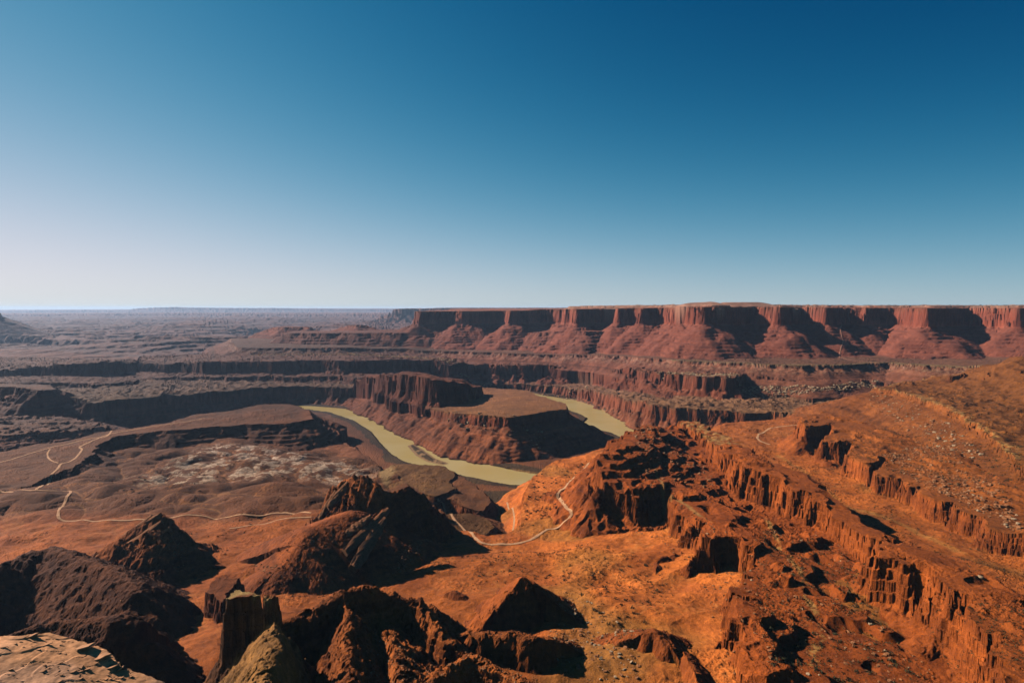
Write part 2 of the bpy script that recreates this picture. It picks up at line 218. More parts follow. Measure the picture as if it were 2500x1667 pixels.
ridge('left_hill', [(-300, 1500, 235), (-60, 1400, 238), (60, 1350, 236), (120, 1335, 236), (200, 1362, 236), (290, 1392, 242), (345, 1440, 236), (375, 1500, 215)], sl=0.95, sr=0.85, rnd=12, a=(10, 8, 5, 2), colour='darkhill', obj=('hill', 'structure'), crag=3, saw=(8, 24))
ridge('left_hill_b', [(-300, 1650, 290), (0, 1556, 286), (60, 1532, 286), (140, 1512, 288), (240, 1506, 290), (290, 1500, 292), (335, 1520, 284), (358, 1570, 262), (350, 1610, 245)], sl=1.1, sr=0.9, rnd=8, a=(7, 6, 4, 2), colour='darkhill', obj=('hill', 'structure'), crag=3, saw=(5, 17))
mesa('small_tower', [(518, 1392, 222), (560, 1392, 226), (600, 1392, 226), (590, 1425, 212), (540, 1470, 205), (508, 1470, 200)], hc=34, wc=6, k=2, tal=1.0, rough=3, a=(5, 9, 7, 5), foot=60, colour='butte', obj=('rock_tower', 'thing'))
mesa('pinnacle', [(572, 1452, 343), (600, 1464, 341), (640, 1480, 338), (690, 1478, 337), (697, 1458, 339), (660, 1444, 342), (615, 1434, 347), (576, 1434, 347)],
     hc=58, wc=5, k=3, tal=1.3, a=(3, 7, 7, 5), relief=3, rough=3, foot=60, colour='pinn', obj=('rock_pinnacle', 'thing'))
ridge('pale_ridge', [(672, 1512, 322), (670, 1535, 329), (672, 1562, 332), (660, 1600, 337), (640, 1665, 340), (600, 1880, 350)], sl=3.0, sr=1.3, rnd=11, a=(5, 6, 4, 1.5), colour='paleridge', obj=('clay_ridge', 'structure'), crag=5)
ridge('bad_a', [(700, 1515, 292), (745, 1498, 290), (790, 1478, 290), (835, 1450, 290), (880, 1432, 290), (925, 1440, 286), (955, 1450, 276)], sl=1.0, sr=2.8, rnd=8, a=(6, 6, 5, 3), colour='bad', obj=('badland_ridge', 'structure'), crag=6)
ridge('bad_b', [(940, 1462, 276), (985, 1458, 272), (1025, 1468, 268), (1040, 1495, 262), (1062, 1535, 258), (1095, 1560, 256)], sl=1.0, sr=2.8, rnd=4, a=(6, 6, 5, 3), colour='bad', obj=('badland_ridge', 'structure'), crag=8)
ridge('bad_c', [(835, 1450, 290), (850, 1500, 282), (845, 1560, 285), (850, 1640, 292), (860, 1760, 300)], sl=1.2, sr=1.2, rnd=5, a=(6, 6, 5, 3), colour='bad', obj=('badland_ridge', 'structure'), crag=8)
ridge('bad_d', [(925, 1520, 255), (955, 1570, 262), (975, 1640, 270), (985, 1750, 280)], sl=0.8, sr=2.8, rnd=8, a=(6, 6, 5, 4), colour='bad', obj=('badland_ridge', 'structure'), crag=8)
ridge('bad_e', [(1000, 1720, 282), (1080, 1640, 262), (1150, 1610, 252), (1210, 1640, 250), (1300, 1690, 250)], sl=0.9, sr=2.8, rnd=8, a=(6, 6, 5, 4), colour='bad', obj=('badland_ridge', 'structure'), crag=7)
ridge('knob_a', [(1215, 1480, 216), (1245, 1440, 230), (1275, 1405, 246), (1292, 1418, 240)], sl=0.75, sr=2.8, rnd=4, a=(3, 4, 4, 2), colour='knob', obj=('rock_outcrop', 'thing'), crag=4)
ridge('knob_b', [(1150, 1545, 246), (1200, 1550, 246), (1250, 1548, 248), (1300, 1556, 248), (1340, 1560, 242)], sl=0.7, sr=2.8, rnd=7, a=(4, 4, 4, 2), colour='bad', obj=('rock_outcrop', 'thing'), crag=5)
ridge('knob_c', [(1575, 1545, 232), (1600, 1540, 236), (1628, 1570, 232)], sl=0.6, sr=2.8, rnd=4, a=(3, 4, 3, 2), colour='knob', obj=('rock_outcrop', 'thing'), crag=4)
ridge('knob_d', [(1668, 1590, 226), (1690, 1625, 232), (1705, 1680, 236)], sl=0.7, sr=2.8, rnd=3, a=(3, 4, 3, 2), colour='knob', obj=('rock_outcrop', 'thing'), crag=3)
ridge('knob_e', [(1105, 1440, 188), (1125, 1452, 186)], sl=0.8, sr=2.8, rnd=3, a=(3, 4, 3, 2), colour='knob', obj=('rock_outcrop', 'thing'), crag=3)
ridge('knob_f', [(-60, 1195, 150), (20, 1195, 146), (60, 1200, 142)], sl=0.35, sr=1.6, rnd=3, a=(3, 4, 3, 2), colour='darkhill', obj=('rock_spur', 'thing'), crag=3)

# ------------------------------------------------------------------ distance functions
def poly_sd(P, x, y, want_s=False, closed=True):
    n = len(P); best = np.full(x.shape, 1e18); ins = np.zeros(x.shape, bool); s = np.zeros(x.shape); acc = 0.0
    side = np.zeros(x.shape); tz = np.zeros(x.shape)
    for i in range(n if closed else n - 1):
        ax, ay = P[i][0], P[i][1]; bx, by = P[(i + 1) % n][0], P[(i + 1) % n][1]
        ex, ey = bx - ax, by - ay; L2 = ex * ex + ey * ey + 1e-9
        wx, wy = x - ax, y - ay
        t = np.clip((wx * ex + wy * ey) / L2, 0, 1)
        dx, dy = wx - ex * t, wy - ey * t; d2 = dx * dx + dy * dy
        m = d2 < best
        best = np.where(m, d2, best); L = math.sqrt(L2)
        if want_s: s = np.where(m, acc + t * L, s)
        if not closed:
            side = np.where(m, ex * wy - ey * wx, side); tz = np.where(m, P[i][2] + (P[i + 1][2] - P[i][2]) * t, tz)
        else:
            c = ((ay > y) != (by > y)) & (x < ex * (y - ay) / (ey if abs(ey) > 1e-9 else 1e-9) + ax); ins ^= c
        acc += L
    d = np.sqrt(best)
    if not closed: return d, side, tz, s
    return np.where(ins, -d, d), s
def idw(P, x, y, s=40.0, p=2):
    num = 0; den = 0
    for q in P:
        w = 1.0 / ((x - q[0]) ** 2 + (y - q[1]) ** 2 + s * s) ** p
        num = num + w * q[2]; den = den + w
    return num / den

for f in FE: f.b = (f.P[:, 0].min(), f.P[:, 0].max(), f.P[:, 1].min(), f.P[:, 1].max())

def height(x, y):
    x = x.ravel(); y = y.ravel(); n = x.size
    N1 = fbm(x, y, 160, 2, seed=1); N2 = fbm(x, y, 48, 2, seed=5); N3 = fbm(x, y, 17, 2, seed=9); N4 = fbm(x, y, 6.5, 3, 0.6, seed=13)
    NG = ridged(x, y, 55, 2, seed=21)
    # canyon floor near, dissected plains far
    far = sstep(3700, 5200, y + 0.35 * x * (x < 0))
    fb = fbm(x * 0.5, y, 1300, 5, 0.6, seed=31)
    pz = 140 + 95 * fb + sstep(9000, 20000, y) * 40
    pt = stair(pz / 38.0 + 0.2 * N1 * sstep(14000, 6000, y), 4.0) * 38.0
    plain = pt * 0.85 + pz * 0.15 + 5 * N2 * sstep(12000, 5000, y)
    can = sstep(0.12, 0.02, np.abs(pn(x * 0.7 + 300 * N1, y, 3800, 41))) * sstep(14000, 9000, y)
    plain = plain * (1 - can) + can * 20
    floor = 5.5 + 2.0 * N1 + 1.2 * np.abs(N3) + 0.6 * N4
    z = floor * (1 - far) + plain * far
    fid = np.full(n, -1, np.int32); dd = np.zeros(n); 
    rs, _ = poly_sd(RIVER1, x, y); rs = rs - 12; isl, _ = poly_sd(ISLAND, x, y)
    rsn = rs + 3 * N3 + 2 * N2
    riv = np.where(y < 4200, sstep(10, -8, rsn), 0)
    z = z * (1 - riv) - 5 * riv
    z = np.where(isl < 12, np.maximum(z, 0.9 - isl * 0.14 + 0.4 * N3), z)
    for k, f in enumerate(FE):
        zmax = f.P[:, 2].max() + 10
        if f.t == 'mesa': m = f.hc / max(f.tal, .05) * 0 + (zmax - max(f.foot, 0)) / max(f.tal, .05) * 1.15 + 60
        else: m = (zmax - 60) / min(f.sl, f.sr) + 40
        m = min(m, 6000)
        sel = np.nonzero((x > f.b[0] - m) & (x < f.b[1] + m) & (y > f.b[2] - m) & (y < f.b[3] + m))[0]
        if not len(sel): continue
        X = x[sel]; Y = y[sel]; n1 = N1[sel]; n2 = N2[sel]; n3 = N3[sel]; n4 = N4[sel]
        if f.t == 'mesa':
            d, s = poly_sd(f.P, X, Y, True)
            if f.name == 'near_bench':
                top = idw(np.vstack([f.P, NEARCTL]), X, Y, 60)
                # knolls of slickrock and clay mounds
                east = sstep(-150, 50, X + 0.12 * (Y - 1150)); bas = sstep(1060, 1180, Y) * sstep(2300, 1750, Y) * (1 - east)
                mound = np.abs(pn(X, Y, 150, 95)) + 0.35 * np.abs(pn(X, Y, 62, 94))
                top = top + bas * 26 * mound + (1 - bas) * (7 * ridged(X, Y * 1.5, 150, 3, seed=55) + 2.5 * n2)
                q = top / 6.0 + 0.5 * n1 + 0.2 * n2; rock = sstep(0.0, 0.4, pn(X, Y, 260, 61)) * (1 - 0.8 * bas)
                top = top + (stair(q, 2.5) - q) * 6.0 * 0.3 * rock + 0.5 * n3 * (1 + rock) 
            else:
                top = idw(f.P if f.ctl is None else np.vstack([f.P, f.ctl]), X, Y, 40)
                if f.rough: top = top + f.rough * (NG[sel] * 0.6 + 0.5 * n2) 
                if f.tier: q = top / f.tier + 0.5 * n1 + 0.25 * n2; top = top + 0.85 * (stair(q, 3.5) - q) * f.tier
            b2 = 0.45 * n2 + 0.55 * stair(n2 * 2.6 + 0.3 * n1, 6) / 2.6; b3 = 0.3 * n3 + 0.7 * stair(n3 * 2.2, 6) / 2.2
            calm = 1 - 0.7 * sstep(f.wc, f.wc + 70, d)
            dn = d + f.a[0] * n1 + (f.a[1] * b2 + f.a[2] * b3 * 0.75 * sstep(-0.5, 0.4, n1) + f.a[3] * n4 * 0.45) * calm
            dn = np.where(d > f.wc, dn + f.gully * (pn(s, d * 0.25, 42, 71 + k) + 0.5 * pn(s, d * 0.3, 17, 75 + k) - 0.3) * sstep(f.wc, f.wc + 60, d), dn)
            c = np.clip(dn / f.wc, 0, 1)
            hcv = f.hc * (np.clip(0.95 + 0.35 * n1 + 0.15 * n2, 0.6, 1.12) if f.P[:, 2].max() < 340 else 1.0)
            kk = f.k + 1
            dropc = hcv * (0.85 * stair(c * kk * 0.9999, 4.0) / kk + 0.15 * c)
            td = np.maximum(dn - f.wc, 0)
            dropt = f.tal * td
            if f.ledge > 0:
                q = dropt / f.lh + 0.5 * n1 + 0.2 * n2
                dropt = dropt + f.ledge * np.clip(0.55 + 0.9 * n1 + 0.3 * n2, 0.05, 1.0) * (stair(q, 3.5) - q) * f.lh * sstep(2, 20, td)
            h = top - dropc - dropt
            inn = sstep(0, 60, -dn)
            if f.relief: h = h + inn * f.relief * (0.9 * n1 + 0.5 * n2 + 0.25 * n3) - 1.5 * sstep(25, 0, -dn) * (dn < 0) * 0.6
            rk = sstep(-0.1, 0.5, n2 + n1); h = h + ((0.25 + 1.0 * rk) if f.name != 'near_bench' else (0.2 + 0.7 * rk)) * n4 + 0.9 * n3 * (dn > 0)
            h = np.where(h < f.foot, -99, h)
            dd_k = dn
        else:
            d, side, tz, s = poly_sd(f.P, X, Y, True, closed=False)
            b2 = 0.4 * n2 + 0.6 * stair(n2 * 2.6 + 0.3 * n1, 6) / 2.6; b3 = 0.3 * n3 + 0.7 * stair(n3 * 2.4, 7) / 2.4
            dn = d + f.a[1] * b2 * 0.9 + f.a[2] * b3 * 0.8
            dn = np.maximum(dn, 0)
            # points run left to right: side > 0 is the far flank, side < 0 the near flank
            sl = np.where(side > 0, f.sl, f.sr)
            cr = 0.8 * ridged(X, Y, 26, 2, seed=81) + 0.3 * n3; h = tz + f.crag * ((0.35 * cr + 0.65 * stair(cr * 2.5 + 0.4 * n2, 6) / 2.5 if f.crag >= 4 else cr) - 0.45) - sl * (np.sqrt(dn * dn + f.rnd ** 2) - f.rnd)
            if f.saw:
                e = f.P[-1 if f.name != 'slab_fin' else 4] - f.P[0]; L = math.hypot(e[0], e[1]); nx, ny = -e[1] / L, e[0] / L
                q = (X * nx + Y * ny + 6 * n1 + 4 * n2) / f.saw[1]
                fr = q - np.floor(q)
                h = h + f.saw[0] * (np.where(fr < 0.75, fr / 0.75, (1 - fr) * 4) - 0.5) * sstep(0, 8, d) * (0.6 + 0.5 * n2)
            if f.crag >= 6: q = h / 6.5 + 0.5 * n1 + 0.3 * n2; h = h + 0.6 * (stair(q, 3.0) - q) * 6.5
            h = h + (0.6 + min(f.crag, 8) * 0.1) * n4
            h = np.where(d > f.w, -99, h)
            dd_k = dn
        up = h > z[sel]
        si = sel[up]; z[si] = h[up]; fid[si] = k; dd[si] = dd_k[up]
    return z, fid, dd, (N1, N2, N3, N4, rsn, isl, far)

# ------------------------------------------------------------------ terrain grid: rays of constant bearing, rows where the relief is
NU, NR = 1420, 930
U0, U1, Y0, Y1 = -420.0, 2920.0, 190.0, 58000.0
def sample_rows():
    nu, nr = 320, 2600
    ub = np.linspace(U0, U1, nu); yb = np.exp(np.linspace(math.log(Y0), math.log(Y1), nr))
    uu, yy = np.meshgrid(ub, yb, indexing='ij')
    xx = (uu - 1250) / FPX * yy
    z = height(xx, yy)[0].reshape(nu, nr)
    v = FPX * (CAMZ - z) / yy                         # pixels below the horizon
    vm = np.minimum.accumulate(v, axis=1)
    dv = np.abs(np.diff(v, axis=1)); dvis = np.maximum(vm[:, :-1] - vm[:, 1:], 0)
    dl = np.diff(np.log(yb))[None, :]
    dz = np.abs(np.diff(z, axis=1)) / yy[:, 1:] * FPX
    w = 1.0 * dvis + 0.35 * np.minimum(dv, 25) * 0.5 + 0.12 * np.minimum(dz, 30) + 75 * dl
    w = np.where(v[:, 1:] > 965, 0.06 * w + 3 * dl, w)
    # smooth over bearing so neighbouring columns stay aligned
    K = 13; ker = np.hanning(K + 2)[1:-1]; ker /= ker.sum()
    wp = np.pad(w, ((K // 2, K // 2), (0, 0)), mode='edge')
    w = sum(ker[i] * wp[i:i + nu] for i in range(K))
    cum = np.concatenate([np.zeros((nu, 1)), np.cumsum(w, axis=1)], axis=1); cum /= cum[:, -1:]
    t = np.linspace(0, 1, NR)
    R = np.stack([np.interp(t, cum[i], np.log(yb)) for i in range(nu)])
    uf = np.linspace(U0, U1, NU)
    pos = (uf - U0) / (U1 - U0) * (nu - 1); i0 = np.clip(pos.astype(int), 0, nu - 2); fr = (pos - i0)[:, None]
    return uf, np.exp(R[i0] * (1 - fr) + R[i0 + 1] * fr)
UF, YG = sample_rows()
XG = (UF[:, None] - 1250) / FPX * YG
zf, fidf, ddf, NN = height(XG, YG)
ZG = zf.reshape(NU, NR)
print('terrain z', zf.min(), zf.max())
def ground(x, y):
    """height of the built terrain mesh at world x, y"""
    x = np.asarray(x, float); y = np.asarray(y, float)
    u = x / y * FPX + 1250
    p = np.clip((u - U0) / (U1 - U0) * (NU - 1), 0, NU - 1.001); i = p.astype(int); a = p - i
    out = np.zeros(x.shape)
    for k in (0, 1):
        zk = np.array([np.interp(yy, YG[ii], ZG[ii]) for yy, ii in zip(y.ravel(), (i + k).ravel())]).reshape(x.shape)
        out = out + zk * (a if k else 1 - a)
    return out

# ------------------------------------------------------------------ terrain colour (albedo, per vertex)
x = XG.ravel(); y = YG.ravel(); z = zf
gz = np.gradient(ZG, axis=1) / np.maximum(np.gradient(YG, axis=1), 1e-3)
gx_ = np.gradient(ZG, axis=0) / np.maximum(np.abs(np.gradient(XG, axis=0)), 1e-3)
slope = np.sqrt(np.minimum(gz ** 2, 25) + 0 * gx_).ravel()
steep = sstep(0.75, 1.6, slope)
N1, N2, N3, N4, RSN, ISL, FAR = NN
C3 = lambda r, g, b: np.array([r, g, b])
PAL = {
    'far': (C3(.26, .15, .12), C3(.17, .09, .075)), 'wingate': (C3(.34, .145, .085), C3(.33, .10, .055)), 'slickrock': (C3(.40, .27, .18), C3(.50, .30, .20)),
    'chinle': (C3(.26, .105, .065), C3(.32, .12, .07)), 'upper': (C3(.20, .105, .065), C3(.26, .10, .06)), 'redwall': (C3(.23, .105, .065), C3(.24, .078, .042)),
    'bench': (C3(.25, .145, .085), C3(.31, .105, .055)), 'goose': (C3(.29, .145, .072), C3(.30, .09, .045)), 'butte': (C3(.24, .085, .045), C3(.21, .065, .036)),
    'near': (C3(.44, .145, .042), C3(.40, .12, .035)), 'roadridge': (C3(.19, .078, .038), C3(.16, .06, .032)), 'moundpale': (C3(.17, .088, .042), C3(.28, .10, .05)),
    'rslope': (C3(.24, .10, .034), C3(.27, .095, .033)), 'towers': (C3(.33, .115, .035), C3(.37, .11, .035)), 'shelf': (C3(.36, .10, .025), C3(.38, .11, .03)),
    'longridge': (C3(.35, .105, .028), C3(.40, .115, .032)), 'fin': (C3(.36, .125, .045), C3(.33, .11, .04)), 'cone': (C3(.36, .115, .042), C3(.34, .105, .036)),
    'darkhill': (C3(.12, .044, .018), C3(.14, .05, .02)), 'pinn': (C3(.25, .10, .05), C3(.22, .10, .05)), 'paleridge': (C3(.40, .225, .12), C3(.32, .18, .07)),
    'bad': (C3(.34, .12, .034), C3(.34, .11, .034)), 'knob': (C3(.36, .115, .034), C3(.34, .10, .03)),
}
CC = np.zeros((x.size, 3))
topc = np.zeros_like(CC); clc = np.zeros_like(CC)
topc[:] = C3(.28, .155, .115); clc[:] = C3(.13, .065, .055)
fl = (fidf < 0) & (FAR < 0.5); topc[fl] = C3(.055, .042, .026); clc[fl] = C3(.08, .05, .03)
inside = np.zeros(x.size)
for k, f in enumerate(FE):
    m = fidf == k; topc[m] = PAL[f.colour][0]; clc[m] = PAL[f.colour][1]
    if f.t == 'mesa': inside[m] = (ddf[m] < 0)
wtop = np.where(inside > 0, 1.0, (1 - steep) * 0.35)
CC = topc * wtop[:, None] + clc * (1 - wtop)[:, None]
# bedding: colour follows the strata heights on walls and slopes
zs = z + 4 * N1 + 1.2 * N2
band = 0.5 * pn(zs, zs * 0.01, 7, 91) + 0.5 * pn(zs, zs * 0.013, 23, 92)
outw = (1 - inside)
CC *= np.clip(1 + 0.75 * band * outw, .4, 1.8)[:, None]
fl2 = fl & (RSN > 45 + 25 * N1) & ~((x > -150) & (x < 120) & (y < 1700)); CC[fl2] = C3(.21, .088, .046)
CC *= np.clip(1 + 0.26 * N1 + 0.24 * N2 + 0.16 * N3 + 0.14 * N4, 0.35, 1.7)[:, None]
def fmask(*names):
    ids = [k for k, f in enumerate(FE) if f.name in names]; return np.isin(fidf, ids)
def tint(w, c):
    w = np.clip(w, 0, 1)[:, None]; CC[:] = CC * (1 - w) + np.array(c) * w * (1 + 0.15 * N3[:, None])
def zone(pts, w=25, nz=20):
    P = PL(pts); m = (x > P[:, 0].min() - 100) & (x < P[:, 0].max() + 100) & (y > P[:, 1].min() - 100) & (y < P[:, 1].max() + 100)
    r = np.zeros(x.size); d, _ = poly_sd(P, x[m], y[m]); r[m] = sstep(w, -w, d + nz * N1[m] + nz * 0.6 * N2[m]); return r
nb = fmask('near_bench').astype(float)
# brown clay and scrub of the left basin
left = sstep(60, -120, x + 0.12 * (y - 1150)) * nb
basin = sstep(1080, 1230, y + 25 * N1)
tint(left * basin * 0.85, (.115, .052, .026))
tint(left * basin * 0.7 * sstep(0.0, 0.5, N1 - 0.1), (.19, .075, .036))
# pale slickrock pavement
pale = zone([(430, 1130, 95), (520, 1085, 95), (640, 1085, 95), (760, 1105, 90), (870, 1130, 75), (925, 1140, 70), (940, 1170, 70), (860, 1190, 85), (700, 1172, 90), (560, 1185, 100), (470, 1190, 105), (330, 1190, 110), (300, 1170, 108)], 40, 35)
pst = sstep(-0.05, 0.12, N2 + 0.4 * N3) * (0.35 + 0.65 * sstep(-0.2, 0.1, pn(x * 0.35, y, 9, 93)))
tint(pale * pst * 0.95 * (nb > 0), (.62, .55, .64))
tint(zone([(770, 1015, 60), (850, 1045, 30), (920, 1100, 30), (870, 1110, 60), (780, 1080, 80), (740, 1050, 90)], 25, 20) * 0.8, (.34, .14, .08))
# bright drain lines between the mounds
dr = sstep(0.05, 0.01, np.abs(pn(x, y, 150, 95))) * left * basin * sstep(1900, 1500, y)
tint(dr * 0.55, (.42, .22, .13))
# orange slickrock, pale streaks, olive gravel on the right of the foreground
tint(nb * (1 - left) * sstep(0.15, 0.5, pn(x, y, 170, 96)) * 0.55, (.27, .145, .045))
tint(nb * sstep(0.06, 0.0, np.abs(pn(x, y, 210, 97) + 0.2 * N3)) * 0.5, (.50, .22, .09))
tint(nb * (1 - basin) * sstep(0.1, 0.5, pn(x, y, 90, 98)) * 0.45, (.30, .085, .03))
oli = zone([(1300, 1440, 165), (1420, 1460, 175), (1520, 1540, 190), (1560, 1660, 210), (1300, 1720, 210), (1330, 1600, 200), (1360, 1500, 185)], 20, 15)
tint(oli * nb * 0.7, (.28, .145, .055))
# white-rim boulder slope colour, cream cap of ridge crests, green benches
up = fmask('upper_bench')
tint(up * (1 - inside) * sstep(110, 20, ddf) * sstep(0.0, 0.4, N4 + N3 * 0.5) * 0.6, (.42, .30, .21))
tint(up * inside * sstep(60, 0, -ddf) * (y < 3400) * 0.7, (.26, .22, .12))
tint(fmask('right_slope') * inside * sstep(26, 0, -ddf) * sstep(-0.4, 0.2, N3) * (y > 1200) * 0.8, (.46, .32, .17))
tint(fmask('long_ridge') * inside * sstep(-0.3, 0.3, N3) * (y > 1450) * 0.75, (.42, .30, .16))
tint(fmask('scrub_hill') * 0.3 * sstep(0.0, 0.5, N2), (.32, .19, .10))
tint(zone([(925, 1140, 90), (950, 1128, 90), (965, 1150, 95), (945, 1185, 95), (925, 1170, 90)], 8, 6) * 0.8, (.42, .32, .22))
tint(fmask('pinnacle') * inside * (x < -215 + 0) * sstep(-0.3, 0.3, N3) * 0.9, (.48, .38, .24))
wash = np.array(PL([(1868, 1270, 190), (1905, 1340, 200), (1930, 1390, 205), (1960, 1420, 210), (1965, 1470, 212), (1990, 1500, 214), (2010, 1545, 216), (1990, 1590, 216), (1980, 1650, 220)]))
dw = poly_sd(wash, x, y, False, False)[0]; tint(sstep(7, 1, dw + 3 * N3) * sstep(-0.3, 0.3, N4 + N2) * (x > 0) * 0.85, (.50, .33, .16))
wash2 = np.array(PL([(1600, 1165, 200), (1620, 1200, 205), (1680, 1250, 195), (1740, 1290, 205)]))
dw = poly_sd(wash2, x, y, False, False)[0]; tint(sstep(7, 1, dw + 3 * N3) * (x > 0) * 0.7, (.48, .33, .18))
wash3 = np.array(PL([(2350, 1330, 185), (2280, 1300, 180), (2230, 1275, 175), (2160, 1250, 170), (2080, 1235, 165), (1960, 1150, 145), (1900, 1110, 135)]))
dw = poly_sd(wash3, x, y, False, False)[0]; tint(sstep(12, 2, dw + 4 * N3) * (x > 0) * 0.55, (.46, .26, .11))
tint(zone([(1740, 1052, 122), (1800, 1036, 126), (1900, 1028, 130), (1945, 1060, 132), (1880, 1105, 132), (1760, 1075, 124)], 20, 10) * nb * 0.7, (.42, .15, .05))
tint(fmask('great_mesa') * (ddf > 24) * 0.75 * (1 - 0.35 * band), (.25, .095, .06)); tint(fmask('terrace_right', 'terrace_left') * (1 - inside) * 0.5, (.19, .08, .055))
# Wingate wall: dark varnish streaks
wg = fmask('great_mesa') * (ddf > 0) * (ddf < 16)
tint(wg * sstep(0.1, 0.5, pn(x, y, 9, 101) + 0.5 * pn(x, y, 30, 102)) * 0.6, (.13, .06, .045))
# sand rims at the water, dark scrub beyond
scrub = (fidf < 0) & (FAR < 0.5)
sw = sstep(9, 3, RSN) * scrub * sstep(0.0, 0.35, pn(x, y, 300, 103))
tint(sw, (.34, .22, .12))
tint(((ISL < 14) & scrub).astype(float), (.38, .27, .19)); tint(((ISL < -5) & (N2 > -0.35) & scrub).astype(float), (.075, .05, .028))
tint(scrub * (y < 1640) * (RSN > 20) * sstep(-0.2, 0.3, N2 + N3) * sstep(1600, 1500, y) * 0.8, (.20, .13, .04))
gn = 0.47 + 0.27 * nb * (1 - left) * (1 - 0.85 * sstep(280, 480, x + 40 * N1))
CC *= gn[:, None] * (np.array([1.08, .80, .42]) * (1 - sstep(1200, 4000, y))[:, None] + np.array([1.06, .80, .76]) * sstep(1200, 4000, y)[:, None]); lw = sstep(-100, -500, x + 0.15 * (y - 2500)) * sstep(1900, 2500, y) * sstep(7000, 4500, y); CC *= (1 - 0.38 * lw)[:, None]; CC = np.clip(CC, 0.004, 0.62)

# ------------------------------------------------------------------ materials
def rock_mat(name, attr=True, base=(.3, .1, .05), bump=1.0):
    m = bpy.data.materials.new(name); m.use_nodes = True; nt = m.node_tree; b = nt.nodes['Principled BSDF']
    b.inputs['Roughness'].default_value = 0.95; b.inputs['Specular IOR Level'].default_value = 0.12
    tc = nt.nodes.new('ShaderNodeNewGeometry')
    def noise(scale, det, rough=0.6):
        n = nt.nodes.new('ShaderNodeTexNoise'); n.inputs['Scale'].default_value = scale; n.inputs['Detail'].default_value = det; n.inputs['Roughness'].default_value = rough
        nt.links.new(tc.outputs['Position'], n.inputs['Vector']); return n
    n1 = noise(0.16, 6, 0.7); n2 = noise(0.9, 4, 0.65)
    if attr:
        a = nt.nodes.new('ShaderNodeAttribute'); a.attribute_name = 'Col'; src = a.outputs['Color']
    else:
        a = nt.nodes.new('ShaderNodeRGB'); a.outputs[0].default_value = (*base, 1); src = a.outputs[0]
    mr = nt.nodes.new('ShaderNodeMapRange'); mr.inputs[1].default_value = 0.3; mr.inputs[2].default_value = 0.7; mr.inputs[3].default_value = 0.7; mr.inputs[4].default_value = 1.3
    nt.links.new(n1.outputs['Fac'], mr.inputs[0])
    mr2 = nt.nodes.new('ShaderNodeMapRange'); mr2.inputs[1].default_value = 0.3; mr2.inputs[2].default_value = 0.7; mr2.inputs[3].default_value = 0.7; mr2.inputs[4].default_value = 1.3
    nt.links.new(n2.outputs['Fac'], mr2.inputs[0])
    mu = nt.nodes.new('ShaderNodeMath'); mu.operation = 'MULTIPLY'; nt.links.new(mr.outputs[0], mu.inputs[0]); nt.links.new(mr2.outputs[0], mu.inputs[1])
    vm = nt.nodes.new('ShaderNodeVectorMath'); vm.operation = 'SCALE'; nt.links.new(src, vm.inputs[0]); nt.links.new(mu.outputs[0], vm.inputs['Scale'])
    nt.links.new(vm.outputs[0], b.inputs['Base Color'])
    bp = nt.nodes.new('ShaderNodeBump'); bp.inputs['Strength'].default_value = 0.9 * bump; bp.inputs['Distance'].default_value = 2.2
    ad = nt.nodes.new('ShaderNodeMath'); ad.operation = 'ADD'; nt.links.new(n1.outputs['Fac'], ad.inputs[0])
    m3 = nt.nodes.new('ShaderNodeMath'); m3.operation = 'MULTIPLY'; m3.inputs[1].default_value = 0.35; nt.links.new(n2.outputs['Fac'], m3.inputs[0]); nt.links.new(m3.outputs[0], ad.inputs[1])
    nt.links.new(ad.outputs[0], bp.inputs['Height']); nt.links.new(bp.outputs[0], b.inputs['Normal'])
    return m
M_ROCK = rock_mat('desert_rock')

# ------------------------------------------------------------------ mesh objects out of the grid
def mesh_np(name, co, quads=None, tris=None, mat=None, col=None, smooth=False):
    me = bpy.data.meshes.new(name)
    nq = 0 if quads is None else len(quads); nt_ = 0 if tris is None else len(tris)
    me.vertices.add(len(co)); me.vertices.foreach_set('co', np.asarray(co, np.float32).ravel())
    loops = np.concatenate([np.asarray(quads, np.int32).ravel() if nq else np.zeros(0, np.int32), np.asarray(tris, np.int32).ravel() if nt_ else np.zeros(0, np.int32)])
    me.loops.add(len(loops)); me.loops.foreach_set('vertex_index', loops)
    st = np.concatenate([np.arange(nq) * 4, nq * 4 + np.arange(nt_) * 3]).astype(np.int32)
    me.polygons.add(nq + nt_); me.polygons.foreach_set('loop_start', st)
    me.polygons.foreach_set('use_smooth', np.full(nq + nt_, smooth))
    me.update(calc_edges=True)
    if col is not None:
        at = me.color_attributes.new('Col', 'FLOAT_COLOR', 'POINT')
        at.data.foreach_set('color', np.concatenate([col, np.ones((len(col), 1))], axis=1).astype(np.float32).ravel())
    if mat: me.materials.append(mat)
    return me
def link(name, me, parent=None, kind=None, label=None, cat=None, group=None, loc=None):
    o = bpy.data.objects.new(name, me); COL.objects.link(o)
    if loc is not None: o.location = loc
    if parent: o.parent = parent
    if kind: o['kind'] = kind
    if label: o['label'] = label
    if cat: o['category'] = cat
    if group: o['group'] = group
    return o

